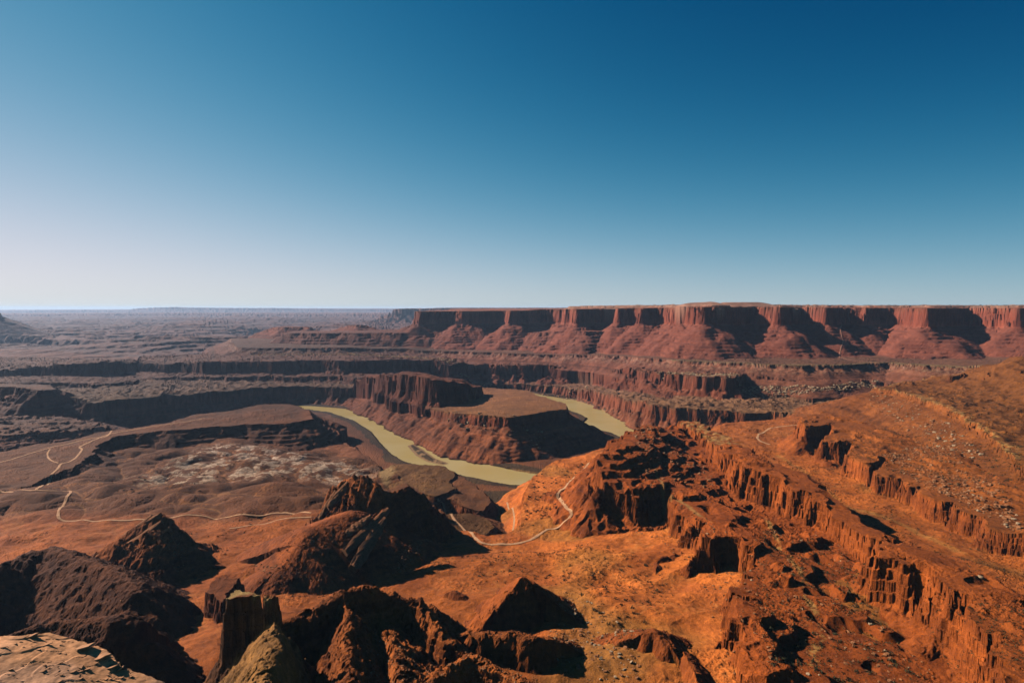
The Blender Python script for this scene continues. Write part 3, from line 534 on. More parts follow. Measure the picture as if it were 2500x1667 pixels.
idx = np.arange(NU * NR).reshape(NU, NR)
Q = np.stack([idx[:-1, :-1], idx[1:, :-1], idx[1:, 1:], idx[:-1, 1:]], axis=-1).reshape(-1, 4)
qf = fidf[Q]; qf = np.where(qf[:, 0] == qf[:, 2], qf[:, 0], qf[:, 1])
co = np.stack([x, y, z], axis=1)
LAB = {  # name -> (label, category)
    'far_mesa': 'long blue hazy mesa on the horizon behind the great mesa',
    'far_butte': 'hazy blue butte with sloping skirt at the left edge of the horizon',
    'sky_ridge': 'palest flat-topped range forming the skyline at far left',
    'mid_ridge': 'low hazy range in front of the palest skyline range',
    'great_mesa': 'great red mesa wall with sheer cliffs running along the right horizon',
    'mesa_cap': 'pale slickrock layer capping the great mesa',
    'dome_a': 'left one of two pale rounded domes on the great mesa',
    'dome_b': 'right one of two pale rounded domes on the great mesa',
    'terrace_right': 'ledgy dark-red terrace below the middle cliffs of the great mesa',
    'terrace_left': 'long low purple terrace left of the great mesa tip',
    'small_mesa': 'small flat dark mesa standing behind the long low terrace',
    'small_mesa_b': 'tiny mesa just left of the great mesa, beyond the low terrace',
    'upper_bench': 'upper bench with boulder-strewn edge below the great mesa',
    'red_wall': 'red canyon wall with promontory above the lower bench',
    'mid_step': 'low broken step of dark rock between the flat bench and the red wall behind it',
    'low_step': 'low ledgy step under the shadowed wall at far left',
    'west_wall': 'dark shadowed canyon wall at far left in the middle distance',
    'north_bench': 'flat lower bench whose cliffs drop to the river on the far side',
    'west_butte': 'dark ledged butte at the left edge above the shadowed canyon',
    'gooseneck': 'flat-topped peninsula wrapped by the river bend, with cliff rim and red talus',
    'butte': 'tall dark red butte standing on the neck of the river peninsula',
    'near_bench': 'orange desert ground below the viewpoint with slickrock knolls and clay mounds',
    'road_ridge': 'dark ledged ridge carrying the dirt road on the left bank',
    'scrub_hill': 'smooth brown hill right beside the near river bank',
    'dark_spur': 'shadowed rock spur between the smooth brown hill and the scrub basin',
    'brown_terrace': 'small brown clay terrace crossed by the dirt road above the scrub basin',
    'right_slope': 'long boulder-dotted hillside climbing at the right edge',
    'slope_ledge': 'dark ledges stepping across the top of the right hillside',
    'inner_ledge': 'low purple ledges in the shadowed canyon at far left',
    'tower_wall': 'ridge of layered orange towers below the right hillside',
    'shelf': 'broken orange rock shelf right of the curving dirt road',
    'long_ridge': 'long fluted ridge running from the river bend to the lower right corner',
    'slab_fin': 'tilted brown sandstone fin standing before the straight dirt road at left',
    'great_fin': 'tallest craggy fin in the foreground, with a big black shadow beside it',
    'slab_spur': 'tilted slabs leaning against the foot of the tallest fin',
    'cone_hill': 'red shrub-dotted cone hill below the tallest fin',
    'crag_line': 'line of jagged crags on the left shoulder of the red cone hill',
    'left_hill': 'dark brown rounded hill at the left edge, larger one',
    'left_hill_b': 'low dark hill crest just above the pale foreground ledge',
    'small_tower': 'short dark rock tower left of the red cone hill',
    'pinnacle': 'square-topped rock pinnacle with cream cap at lower left centre',
    'pale_ridge': 'pale yellow-green clay ridge running up to the cream-capped pinnacle',
    'bad_a': 'khaki-topped badland crest right of the pinnacle',
    'bad_b': 'jagged badland crest right of the khaki hump',
    'bad_c': 'badland rib running down from the khaki hump',
    'bad_d': 'brushy orange badland rib at the bottom centre',
    'bad_e': 'low crumbly badland rib at the bottom edge, right of the brushy one',
    'knob_a': 'pointed rock knob with a diamond-shaped black shadow at bottom centre',
    'knob_b': 'rounded rock ledge with black hollow just below the pointed knob',
    'knob_c': 'small rock knob with dark pit right of the olive gravel',
    'knob_d': 'narrow rock rib with a dark slit near the bottom, left of the shelf',
    'knob_e': 'tiny dark pointed knob between the tallest fin and the pointed knob',
    'knob_f': 'dark rock spur below the straight road at the left edge',
}
CAT = {'mesa': 'mesa', 'butte': 'butte', 'rock_fin': 'rock fin', 'rock_tower': 'rock tower', 'rock_pinnacle': 'rock pinnacle', 'rock_outcrop': 'rock outcrop', 'rock_spur': 'rock spur'}
SPLIT = {'great_mesa', 'gooseneck', 'butte', 'red_wall', 'north_bench', 'upper_bench', 'tower_wall', 'long_ridge', 'shelf', 'pinnacle', 'terrace_left', 'terrace_right', 'west_wall', 'west_butte', 'right_slope', 'small_tower', 'far_butte'}
def emit(name, sel, parent=None, **kw):
    q = Q[sel]
    if not len(q): return None
    vs, inv = np.unique(q, return_inverse=True); inv = inv.reshape(q.shape)
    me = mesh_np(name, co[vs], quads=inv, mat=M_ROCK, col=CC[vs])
    return link(name, me, parent, **kw)
qd = ddf[Q].mean(axis=1)
for k, f in enumerate(FE):
    m = qf == k
    if not m.any(): print('EMPTY', f.name); continue
    nm, kd = f.obj
    kw = dict(label=LAB[f.name])
    if kd == 'structure': kw['kind'] = 'structure'
    else: kw['cat'] = CAT[nm]
    if f.name in SPLIT:
        c = f.P.mean(axis=0); root = link(nm, None, **kw)
        for part, mm in (('plateau_top' if kd == 'structure' else 'cap_rock', m & (qd <= 0)), ('cliff_face', m & (qd > 0) & (qd <= f.wc)), ('talus_slope', m & (qd > f.wc))):
            if mm.sum() > 30: emit(part, mm, root)
            elif mm.any(): emit('cliff_ledge', mm, root)
    else:
        emit(nm, m, **kw)
m = qf < 0
qy = y[Q[:, 0]]; qr = RSN[Q].mean(axis=1); qfar = FAR[Q[:, 0]]; qz = z[Q].mean(axis=1)
bed = m & (qfar < 0.5) & (qz < -1.0)
emit('river_bed', bed, kind='structure', label='sandy bed under the river')
qi = ISL[Q].mean(axis=1)
isl_m = m & (qi < 12) & ~bed
emit('sandbar', isl_m, label='long narrow sandbar island with scrub, in the river', cat='sandbar')
emit('riverside_scrub', m & (qfar < 0.5) & ~bed & ~isl_m, kind='stuff', label='dark scrub covering the river banks')
emit('desert_plain', m & (qfar >= 0.5), kind='structure', label='hazy dissected plain stretching to the left horizon')

# ------------------------------------------------------------------ river water
wm = bpy.data.materials.new('muddy_water'); wm.use_nodes = True; nt = wm.node_tree; b = nt.nodes['Principled BSDF']
b.inputs['Roughness'].default_value = 0.22; b.inputs['Specular IOR Level'].default_value = 0.45
tcn = nt.nodes.new('ShaderNodeNewGeometry'); nz = nt.nodes.new('ShaderNodeTexNoise'); nz.inputs['Scale'].default_value = 0.006; nz.inputs['Detail'].default_value = 4
nt.links.new(tcn.outputs['Position'], nz.inputs['Vector']); rp = nt.nodes.new('ShaderNodeValToRGB')
rp.color_ramp.elements[0].position = 0.35; rp.color_ramp.elements[0].color = (.31, .215, .075, 1); rp.color_ramp.elements[1].position = 0.72; rp.color_ramp.elements[1].color = (.34, .25, .11, 1)
nt.links.new(nz.outputs['Fac'], rp.inputs[0]); nt.links.new(rp.outputs[0], b.inputs['Base Color'])
nz2 = nt.nodes.new('ShaderNodeTexNoise'); nz2.inputs['Scale'].default_value = 0.5; nt.links.new(tcn.outputs['Position'], nz2.inputs['Vector'])
bp = nt.nodes.new('ShaderNodeBump'); bp.inputs['Strength'].default_value = 0.15; bp.inputs['Distance'].default_value = 0.3; nt.links.new(nz2.outputs['Fac'], bp.inputs['Height']); nt.links.new(bp.outputs[0], b.inputs['Normal'])
gx = np.arange(-2200, 1400, 14.0); gy = np.arange(1500, 4300, 14.0); wx, wy = np.meshgrid(gx, gy, indexing='ij')
wd, _ = poly_sd(RIVER1, wx.ravel(), wy.ravel()); wd = wd.reshape(wx.shape)
wi = np.arange(wx.size).reshape(wx.shape); wq = np.stack([wi[:-1, :-1], wi[1:, :-1], wi[1:, 1:], wi[:-1, 1:]], -1).reshape(-1, 4)
keep = (wd.ravel()[wq].min(axis=1) < 40); wq = wq[keep]; vs, inv = np.unique(wq, return_inverse=True)
wco = np.stack([wx.ravel()[vs], wy.ravel()[vs], np.zeros(len(vs))], 1)
link('river', mesh_np('river', wco, quads=inv.reshape(wq.shape), mat=wm), kind='structure', label='muddy olive river winding round the flat peninsula')

# ------------------------------------------------------------------ dirt roads
rm = rock_mat('dirt_road', attr=False, base=(.33, .165, .08), bump=0.15)
rm2 = rock_mat('far_dirt_road', attr=False, base=(.24, .105, .065), bump=0.15)
def resample(P, step):
    P = np.asarray(P)[:, :2]
    # Catmull-Rom
    out = []
    Pp = np.vstack([2 * P[0] - P[1], P, 2 * P[-1] - P[-2]])
    for i in range(1, len(Pp) - 2):
        n = max(2, int(np.linalg.norm(Pp[i + 1] - Pp[i]) / step)); t = np.linspace(0, 1, n, endpoint=False)[:, None]
        a, b_, c, d = Pp[i - 1], Pp[i], Pp[i + 1], Pp[i + 2]
        out.append(0.5 * (2 * b_ + (c - a) * t + (2 * a - 5 * b_ + 4 * c - d) * t * t + (3 * b_ - a - 3 * c + d) * t ** 3))
    out.append(P[-1:]); return np.vstack(out)
def road(pts, w, label, mat=None, name='dirt_road', lift=0.8):
    w = w * 1.08
    q_ = []
    for p in pts:                                   # follow each sight line down to the real ground
        if p[1] > 1900: q_.append(p); continue
        zz_ = p[2]
        for it in range(14):
            g = V(p[0], p[1], zz_); zz_ = 0.55 * zz_ + 0.45 * float(ground(np.array([g[0]]), np.array([g[1]]))[0])
        q_.append((p[0], p[1], zz_))
    pts = q_
    C = resample(PL(pts), max(2.5, w * 0.6)); T = np.gradient(C, axis=0); T /= np.linalg.norm(T, axis=1)[:, None] + 1e-9; Nn = np.stack([-T[:, 1], T[:, 0]], 1)
    wj = 1 + 0.22 * pn(C[:, 0], C[:, 1], 40, 3) + 0.15 * pn(C[:, 0], C[:, 1], 12, 4)
    cols = np.linspace(-0.5, 0.5, 6)
    X = np.stack([C[:, 0] + Nn[:, 0] * c * w * wj for c in cols], 1); Y = np.stack([C[:, 1] + Nn[:, 1] * c * w * wj for c in cols], 1)
    Z = ground(X, Y); zm = Z.mean(axis=1, keepdims=True)
    ker = np.ones(5) / 5; zs_ = np.convolve(np.pad(zm[:, 0], 2, mode='edge'), ker, 'valid')[:, None]
    Z = np.maximum(Z, zs_) + lift * (1 - 0.35 * (2 * np.abs(cols)) ** 4)[None, :]
    n, m_ = X.shape; ii = np.arange(n * m_).reshape(n, m_)
    q = np.stack([ii[:-1, :-1], ii[1:, :-1], ii[1:, 1:], ii[:-1, 1:]], -1).reshape(-1, 4)[:, ::-1]
    link(name, mesh_np(name, np.stack([X.ravel(), Y.ravel(), Z.ravel()], 1), quads=q, mat=mat or rm, smooth=True), kind='structure', label=label)
road([(1480, 1110, 122), (1455, 1120, 120), (1432, 1138, 120), (1412, 1160, 122), (1385, 1185, 124), (1365, 1202, 126), (1362, 1215, 128), (1378, 1232, 130), (1394, 1250, 132), (1392, 1262, 134), (1375, 1275, 136), (1340, 1292, 138), (1305, 1312, 140), (1275, 1324, 142), (1240, 1329, 142), (1190, 1328, 140), (1165, 1318, 138), (1130, 1290, 128), (1105, 1262, 120), (1085, 1245, 116), (1068, 1230, 112)],
     6.0, 'orange dirt road curving down past the scrub basin in the centre foreground')
road([(760, 1252, 132), (700, 1252, 130), (600, 1256, 128), (500, 1260, 128), (420, 1264, 130), (330, 1268, 132), (250, 1271, 132), (180, 1272, 132), (150, 1269, 132), (142, 1258, 132), (148, 1240, 130), (160, 1222, 130), (172, 1203, 130), (165, 1199, 130), (120, 1198, 130), (60, 1198, 130), (0, 1198, 130), (-150, 1199, 130)],
     5.0, 'straight pale dirt road with a square bend across the left basin')
road([(760, 1262, 132), (720, 1264, 132), (670, 1272, 132), (600, 1284, 134), (560, 1290, 134)], 4.0, 'faint side track just below the straight pale road')
road([(88, 1197, 136), (120, 1172, 138), (140, 1145, 140), (150, 1132, 142), (172, 1126, 143), (190, 1112, 144), (200, 1098, 145), (196, 1090, 146), (225, 1076, 147), (262, 1062, 148), (310, 1052, 149), (380, 1040, 150), (450, 1030, 149), (500, 1021, 148)],
     5.5, 'dirt track climbing from the straight road up the dark ridge at left')
road([(-80, 1142, 138), (0, 1129, 142), (60, 1112, 143), (120, 1094, 145), (180, 1080, 146), (225, 1070, 147), (268, 1058, 148), (300, 1047, 149)], 5.0, 'dirt track along the outer rim of the dark ridge at left')
road([(142, 1131, 142), (122, 1122, 142), (116, 1108, 143), (122, 1096, 144)], 4.0, 'short curved track linking two dirt tracks on the ridge at left')
road([(1950, 1037, 130), (1900, 1042, 128), (1870, 1052, 127), (1850, 1066, 126), (1855, 1076, 126), (1880, 1085, 128)], 7.0, 'pale track looping on the orange flat below the layered towers')
road([(2055, 3850, 440), (2052, 3700, 400), (2060, 3550, 370), (2052, 3420, 350), (2062, 3300, 335), (2100, 3150, 318), (2200, 2950, 305), (2212, 2880, 300)], 5.5, 'far dirt road winding down the valley between the great mesa cliffs', mat=rm2, name='dirt_road', lift=2.5)
road([(1238, 1226, 4), (1240, 1235, 4), (1243, 1245, 4), (1254, 1255, 4), (1255, 1275, 4), (1252, 1295, 4)], 4.0, 'narrow track in the dark scrub basin', name='dirt_road')

# ------------------------------------------------------------------ boulders and shrubs
def ico(sub=1):
    import bmesh
    bm = bmesh.new(); bmesh.ops.create_icosphere(bm, subdivisions=sub, radius=1.0)
    v = np.array([p.co[:] for p in bm.verts]); t = np.array([[q.index for q in f.verts] for f in bm.faces]); bm.free(); return v, t
IV, IT = ico(1)
IV2, IT2 = ico(2)
def boulder_shape(r):
    # a block: sphere pushed towards a random box with chipped corners
    v = IV2.copy(); e = 0.45 + 0.3 * r.rand()
    v = np.sign(v) * np.abs(v) ** e; v *= np.array([1, 0.55 + 0.4 * r.rand(), 0.4 + 0.35 * r.rand()])
    v += 0.10 * r.randn(*v.shape)
    a = r.rand() * 6.28; c, s = math.cos(a), math.sin(a); t = 0.25 * r.randn(); ct, st = math.cos(t), math.sin(t)
    v = v @ np.array([[1, 0, 0], [0, ct, -st], [0, st, ct]]) @ np.array([[c, -s, 0], [s, c, 0], [0, 0, 1]]); return v * 0.6
def shrub_shape(r, n=34):
    vs = []; ts = []
    for i in range(n):
        p = r.randn(3) * np.array([.38, .38, .26]); p[2] = abs(p[2]) + 0.08
        d = r.randn(3, 3) * 0.2; vs.append(p + d); ts.append([3 * i, 3 * i + 1, 3 * i + 2])
    return np.vstack(vs), np.array(ts)
rb = np.random.RandomState(11)
BM = {'boulder': rock_mat('boulder_rock', attr=False, base=(.20, .078, .03), bump=0.3), 'pale': rock_mat('pale_boulder_rock', attr=False, base=(.25, .16, .09), bump=0.3)}
sm_ = rock_mat('shrub_leaves', attr=False, base=(.03, .027, .011), bump=0.1)
def tri_mesh(name, v, t, m): return mesh_np(name, v, tris=t, mat=m)
BSH = [boulder_shape(rb) for _ in range(8)]
BME = {k: [tri_mesh('boulder', v, IT2, m) for v in BSH] for k, m in BM.items()}
SSH = [shrub_shape(rb) for _ in range(6)]
SME = [tri_mesh('shrub', v, t, sm_) for v, t in SSH]
def scatter(pts, n, seed, dens=None):
    """n random points inside the outline whose ground matches the outline's height roughly"""
    P = PL(pts); r = np.random.RandomState(seed); X = []; Y = []
    while len(X) < n:
        a = r.uniform(P[:, 0].min(), P[:, 0].max(), 4 * n); c = r.uniform(P[:, 1].min(), P[:, 1].max(), 4 * n)
        d, _ = poly_sd(P, a, c); k = (d < 0)
        if dens: k &= pn(a, c, dens, seed) > -0.05 + 0.5 * r.rand(4 * n) - 0.25
        X += list(a[k]); Y += list(c[k])
    return np.array(X[:n]), np.array(Y[:n]), r
def place(kind, pts, n, size, seed, label, group, single=0, pale=0.0, dens=None):
    """the `single` largest as objects of their own, the rest joined as stuff"""
    X, Y, r = scatter(pts, n, seed, dens); Z = ground(X, Y)
    S = size[0] + (size[1] - size[0]) * r.rand(n) ** 3.5
    o_ = np.argsort(-S / Y); X, Y, Z, S = X[o_], Y[o_], Z[o_], S[o_]
    for i in range(min(single, n)):
        if kind == 'boulder':
            ip = r.rand() < pale; me = BME['pale' if ip else 'boulder'][r.randint(8)]
            o = link('boulder', me, label=('pale ' if ip else 'rust-brown ') + label.replace('cream ', ''), cat='boulder', group=group, loc=(X[i], Y[i], Z[i] + S[i] * 0.12))
        else:
            o = link('shrub', SME[r.randint(6)], label=label, cat='shrub', group=group, loc=(X[i], Y[i], Z[i] - S[i] * 0.03))
        o.scale = (S[i], S[i], S[i] * (0.8 + 0.4 * r.rand())); o.rotation_euler = (0, 0, r.rand() * 6.28)
    rest = np.arange(min(single, n), n)
    if len(rest) == 0: return
    for pl in ((0, 1) if kind == 'boulder' and pale > 0 else (0,)):
        use = rest if pale == 0 or kind != 'boulder' else rest[(r.rand(len(rest)) < pale) == bool(pl)]
        if not len(use): continue
        vs = []; ts = []; off = 0
        for i in use:
            if kind == 'boulder': v = IV * (1 + 0.28 * r.randn(len(IV), 1)) * np.array([1, .8, .55]) * 0.55; t = IT; dz = 0.1
            else:
                v, t = SSH[r.randint(6)]; v = v[:36]; t = t[:12]; v = v * 1.15; dz = -0.03
            a = r.rand() * 6.28; c, s = math.cos(a), math.sin(a)
            v = v @ np.array([[c, -s, 0], [s, c, 0], [0, 0, 1]])
            vs.append(v * S[i] + np.array([X[i], Y[i], Z[i] + dz * S[i]])); ts.append(t + off); off += len(v)
        nm = 'rubble' if kind == 'boulder' else 'desert_scrub'
        me = tri_mesh(nm, np.vstack(vs), np.vstack(ts), (BM['pale' if pl else 'boulder'] if kind == 'boulder' else sm_))
        link(nm, me, kind='stuff', label=('scattered ' + ('pale ' if pl else '') + 'rubble: ' if kind == 'boulder' else 'scattered scrub: ') + group)
# shrubs
place('shrub', [(1300, 1170, 115), (1350, 1130, 115), (1440, 1125, 120), (1350, 1210, 125), (1380, 1240, 130), (1290, 1300, 130), (1280, 1240, 120)], 420, (1.2, 5.5), 1, 'small dark shrub on the orange slope left of the curving dirt road', 'shrubs on the orange slope by the curving road', 60)
place('shrub', [(700, 1330, 200), (780, 1300, 215), (860, 1330, 180), (880, 1430, 165), (700, 1470, 170), (620, 1440, 165)], 700, (0.9, 2.8), 2, 'small dark shrub on the red cone hill', 'shrubs on the red cone hill', 45)
place('shrub', [(380, 1330, 150), (560, 1260, 130), (740, 1260, 135), (640, 1340, 145), (450, 1450, 160), (420, 1400, 158)], 260, (1.0, 3.2), 3, 'small dark shrub on the orange flat between the two fins', 'shrubs on the orange flat between the fins', 30)
place('shrub', [(1000, 1360, 145), (1200, 1340, 145), (1450, 1330, 150), (1650, 1400, 165), (1640, 1500, 185), (1500, 1600, 205), (1400, 1440, 170), (1150, 1420, 155)], 1700, (0.9, 4.2), 4, 'small dark shrub on the orange ground below the curving road', 'shrubs on the orange foreground ground', 50)
place('shrub', [(1860, 1290, 200), (2080, 1330, 205), (2130, 1480, 212), (2280, 1660, 225), (1880, 1660, 228), (1840, 1500, 225)], 2400, (0.9, 4.2), 5, 'small dark shrub on the slope between the shelf and the long ridge', 'shrubs between the shelf and the long ridge', 40)
place('shrub', [(600, 1620, 345), (640, 1560, 336), (680, 1560, 336), (690, 1667, 345), (660, 1720, 350), (580, 1720, 345)], 90, (0.5, 1.7), 6, 'small dark shrub on the pale clay ridge', 'shrubs on the pale clay ridge', 15)
place('shrub', [(330, 1110, 95), (600, 1080, 95), (900, 1120, 70), (900, 1190, 85), (700, 1180, 90), (450, 1240, 125), (250, 1240, 130)], 900, (1.5, 5.0), 7, 'small dark shrub on the pale rock pavement of the left basin', 'shrubs in the left basin', 20)
place('shrub', [(2000, 1080, 220), (2200, 1030, 230), (2500, 1080, 270), (2500, 1190, 250), (2250, 1150, 220)], 2200, (1.5, 4.5), 8, 'small dark shrub on the hillside above the layered towers', 'shrubs on the right hillside', 10)
place('shrub', [(1600, 3600, 300), (1700, 3000, 300), (1960, 2800, 300), (2200, 3000, 300), (2200, 3300, 310), (1900, 3500, 310)], 900, (3, 7), 9, 'shrub', 'shrubs on the upper bench', 0)
place('shrub', [(1650, 4600, 612), (1900, 4200, 612), (2500, 3800, 608), (2500, 5500, 610), (1600, 5500, 610)], 1400, (4, 10), 10, 'juniper', 'junipers on top of the great mesa', 0)
place('shrub', [(2200, 1400, 260), (2330, 1450, 275), (2500, 1520, 270), (2500, 1667, 282), (2420, 1600, 280)], 900, (0.7, 2.4), 12, 'scrub', 'shrubs on top of the long ridge', 0)
place('shrub', [(1900, 1120, 140), (2000, 1130, 145), (2150, 1220, 155), (2450, 1360, 170), (2500, 1440, 200), (2330, 1380, 180), (2080, 1260, 165), (1960, 1180, 150)], 1200, (0.9, 3.5), 13, 'scrub', 'shrubs on the valley floor behind the long ridge', 0)
place('shrub', [(2200, 950, 280), (2400, 920, 330), (2500, 920, 360), (2500, 1100, 280), (2400, 1040, 275), (2300, 985, 275)], 800, (1.5, 5), 14, 'scrub', 'shrubs on the right hillside top', 0)
place('boulder', [(1480, 1100, 240), (1560, 1070, 230), (1640, 1180, 210), (1800, 1330, 225), (1840, 1450, 220), (1800, 1640, 230), (1700, 1330, 215), (1500, 1180, 215)], 1200, (0.8, 4.5), 30, 'rubble', 'blocks on the broken shelf', 0, 0.05)
place('boulder', [(0, 1440, 235), (250, 1420, 238), (370, 1500, 215), (300, 1540, 260), (0, 1560, 280)], 500, (0.6, 2.6), 31, 'rubble', 'blocks on the dark hill', 0, 0.0)
place('boulder', [(620, 1370, 170), (700, 1400, 180), (850, 1430, 165), (1000, 1400, 150), (1090, 1260, 150), (1040, 1330, 140), (900, 1440, 165), (640, 1420, 165)], 500, (0.8, 5), 32, 'rubble', 'fallen blocks at the foot of the tallest fin', 0, 0.0)
place('boulder', [(200, 1390, 160), (300, 1410, 155), (440, 1380, 155), (490, 1330, 150), (440, 1290, 180), (450, 1420, 158)], 350, (0.8, 4.5), 33, 'rubble', 'fallen blocks round the tilted brown fin', 0, 0.0)
# boulders
place('boulder', [(1380, 1440, 170), (1460, 1500, 180), (1560, 1560, 195), (1560, 1667, 215), (1340, 1667, 210), (1330, 1560, 195), (1370, 1500, 185)], 900, (0.7, 4.0), 21, 'weathered block on the olive gravel at the bottom centre', 'blocks on the olive gravel', 45, 0.35)
place('boulder', [(2150, 1100, 220), (2260, 1060, 240), (2480, 1160, 270), (2500, 1300, 215), (2380, 1240, 210), (2260, 1180, 210)], 2200, (1.2, 7.0), 22, 'block on the boulder-strewn hillside above the layered towers', 'blocks above the layered towers', 45, 0.12)
place('boulder', [(1540, 1050, 220), (1640, 1050, 195), (1720, 1130, 200), (1760, 1190, 195), (1660, 1180, 205), (1560, 1160, 215)], 1100, (1.5, 7.0), 23, 'block in the boulder field at the head of the long ridge', 'blocks at the head of the long ridge', 30, 0.15)
place('boulder', [(2120, 960, 240), (2200, 975, 240), (2330, 1040, 240), (2420, 1110, 240), (2330, 1110, 220), (2200, 1040, 200), (2120, 1000, 190)], 900, (2, 9.0), 24, 'cream block on the slope below the pale ridge crest', 'cream blocks below the pale crest', 30, 0.4)
place('boulder', [(1600, 3150, 280), (1750, 2930, 270), (2000, 2730, 270), (2150, 2850, 270), (2150, 2780, 230), (1980, 2680, 230), (1720, 2860, 240), (1620, 3080, 240)], 1600, (5, 16), 25, 'rubble', 'blocks on the slope under the upper bench', 0, 0.7)
place('boulder', [(600, 4400, 250), (900, 4350, 250), (1100, 4000, 250), (1450, 3500, 260), (1430, 3400, 220), (1100, 3850, 220), (900, 4150, 220), (600, 4250, 210)], 1800, (7, 20), 26, 'rubble', 'blocks on the far slope under the upper bench', 0, 0.5)
place('boulder', [(1080, 1085, 10), (1250, 1110, 10), (1330, 1110, 10), (1330, 1090, 20), (1200, 1080, 30), (1100, 1060, 30)], 300, (2, 10), 27, 'fallen block at the foot of the flat peninsula', 'fallen blocks below the peninsula', 25, 0.6)
place('boulder', [(1850, 1290, 200), (2060, 1310, 205), (2130, 1470, 212), (2300, 1660, 225), (1850, 1660, 230), (1820, 1400, 220)], 900, (0.8, 4.0), 28, 'block on the slope between the shelf and the long ridge', 'blocks between the shelf and the long ridge', 30, 0.15)
place('boulder', [(1000, 1600, 250), (1200, 1560, 245), (1330, 1600, 245), (1350, 1700, 245), (1000, 1750, 260), (870, 1700, 280), (900, 1540, 260)], 1200, (0.6, 3.0), 29, 'crumbled block on the badland ribs at the bottom', 'blocks on the badland ribs', 20, 0.1)
# the lone white block on the long ridge
bx, by = V(2392, 1437, 262)[:2]; lb = link('boulder', BME['pale'][2], label='lone flat white block on the bare slope near the right edge', cat='boulder', loc=(bx, by, float(ground(np.array([bx]), np.array([by]))[0]) + 1)); lb.scale = (5.5, 4, 3.2)

# ------------------------------------------------------------------ tilted slabs leaning on the fins
fin_objs = {o['label']: o for o in bpy.data.objects if o.name.startswith('rock_fin')}
M_F = rock_mat('fin_slab_rock', attr=False, base=(.215, .082, .033), bump=0.6)
rf = np.random.RandomState(31)
def lean_slab(p0, p1, wid, thick, parent, dz=3.0):
    a = np.array(V(*p0)); b = np.array(V(*p1)); n = 14; m_ = 7
    ax = b - a; L = np.linalg.norm(ax); ax /= L; sideways = np.cross(ax, [0, 0, 1]); sideways /= np.linalg.norm(sideways); sideways = sideways * 0.8 + np.array([0, 0, -0.6]); up_ = np.cross(sideways, ax); up_ /= np.linalg.norm(up_); up_ *= np.sign(up_[2])
    rows = []
    for i in range(n):
        t = i / (n - 1); w = wid * (0.45 + 0.55 * math.sin(math.pi * min(1, 0.12 + t * 0.9))) * (1 + 0.06 * rf.randn()); c = a + ax * L * t + up_ * 0.25 * rf.randn()
        for j in range(m_):
            q = j / (m_ - 1) - 0.5; rows.append(c + sideways * w * q * (1 + 0.1 * rf.randn()) + up_ * (thick * (1 - 1.2 * q * q) + 0.25 * rf.randn()))
    top_ = np.array(rows); bot = top_ - up_ * (thick * 1.8 + 4)
    v = np.vstack([top_, bot]); N_ = n * m_; ii = np.arange(N_).reshape(n, m_)
    q = [np.stack([ii[:-1, :-1], ii[1:, :-1], ii[1:, 1:], ii[:-1, 1:]], -1).reshape(-1, 4)]; q.append(q[0][:, ::-1] + N_)
    ring = list(ii[:, 0]) + list(ii[-1, 1:]) + list(ii[::-1, -1][1:]) + list(ii[0, ::-1][1:-1])
    q.append(np.array([[ring[k], ring[(k + 1) % len(ring)], ring[(k + 1) % len(ring)] + N_, ring[k] + N_] for k in range(len(ring))]))
    v[:, 2] += dz
    link('rock_slab', mesh_np('rock_slab', v, quads=np.vstack(q), mat=M_F), parent=parent)
def fin(label): return fin_objs[LAB[label]]
for a, b, w, t in [((212, 1378, 172), (372, 1262, 240), 12, 3), ((235, 1388, 172), (395, 1275, 236), 11, 2.5), ((262, 1395, 172), (415, 1292, 226), 12, 3), ((300, 1398, 172), (420, 1315, 210), 12, 2.5), ((335, 1392, 170), (428, 1335, 196), 9, 2), ((330, 1290, 222), (392, 1256, 246), 7, 2)]:
    lean_slab(a, b, w, t, fin('slab_fin'), dz=1.5)
for a, b, w, t in [((862, 1388, 180), (940, 1268, 222), 22, 5), ((842, 1350, 196), (948, 1245, 232), 18, 4), ((880, 1376, 178), (912, 1300, 212), 14, 3), ((845, 1305, 212), (905, 1262, 232), 15, 3), ((800, 1240, 224), (850, 1180, 258), 14, 4), ((780, 1270, 200), (820, 1200, 244), 12, 4)]:
    lean_slab(a, b, w, t, fin('slab_spur'), dz=1.0)

# ------------------------------------------------------------------ foreground ledge at the lower left
LE = [(-60, 1560, 536), (0, 1547, 536), (50, 1541, 536), (120, 1537, 535), (175, 1549, 534), (212, 1560, 533), (216, 1568, 533), (240, 1572, 532), (262, 1588, 531), (292, 1612, 530), (300, 1622, 530), (315, 1628, 529), (325, 1645, 528), (345, 1655, 527), (372, 1668, 526), (420, 1720, 522), (420, 1900, 520), (-200, 1900, 530), (-200, 1600, 536)]
LP_ = PL(LE)
gx = np.linspace(LP_[:, 0].min() - 11, LP_[:, 0].max() + 11, 420); gy = np.linspace(LP_[:, 1].min() - 11, LP_[:, 1].max() + 11, 330)
lx, ly = np.meshgrid(gx, gy, indexing='ij'); lx = lx.ravel(); ly = ly.ravel()
d, _ = poly_sd(LP_, lx, ly); n1 = fbm(lx, ly, 9, 3, seed=201); n2 = fbm(lx, ly, 1.6, 3, seed=205)
dn = d + 0.5 * n1 + 0.18 * n2
top = idw(LP_, lx, ly, 8) + 0.22 * n1 + 0.03 * n2
q = 1.6 * fbm(lx, ly, 14, 3, seed=211); top = top + 0.13 * stair(q, 12) + 0.02 * n2
crk = np.abs(pn(lx + 0.6 * n2, ly * 1.7 + 0.4 * n2, 5.5, 221)); top = top - 0.2 * sstep(0.022, 0.0, crk) * sstep(0.0, 0.4, pn(lx, ly, 7, 223) + 0.2)
zz = np.where(dn < 0, top, top - 4 * stair(np.clip(dn, 0, 60), 3) - 42 * np.maximum(dn - 1.5, 0))
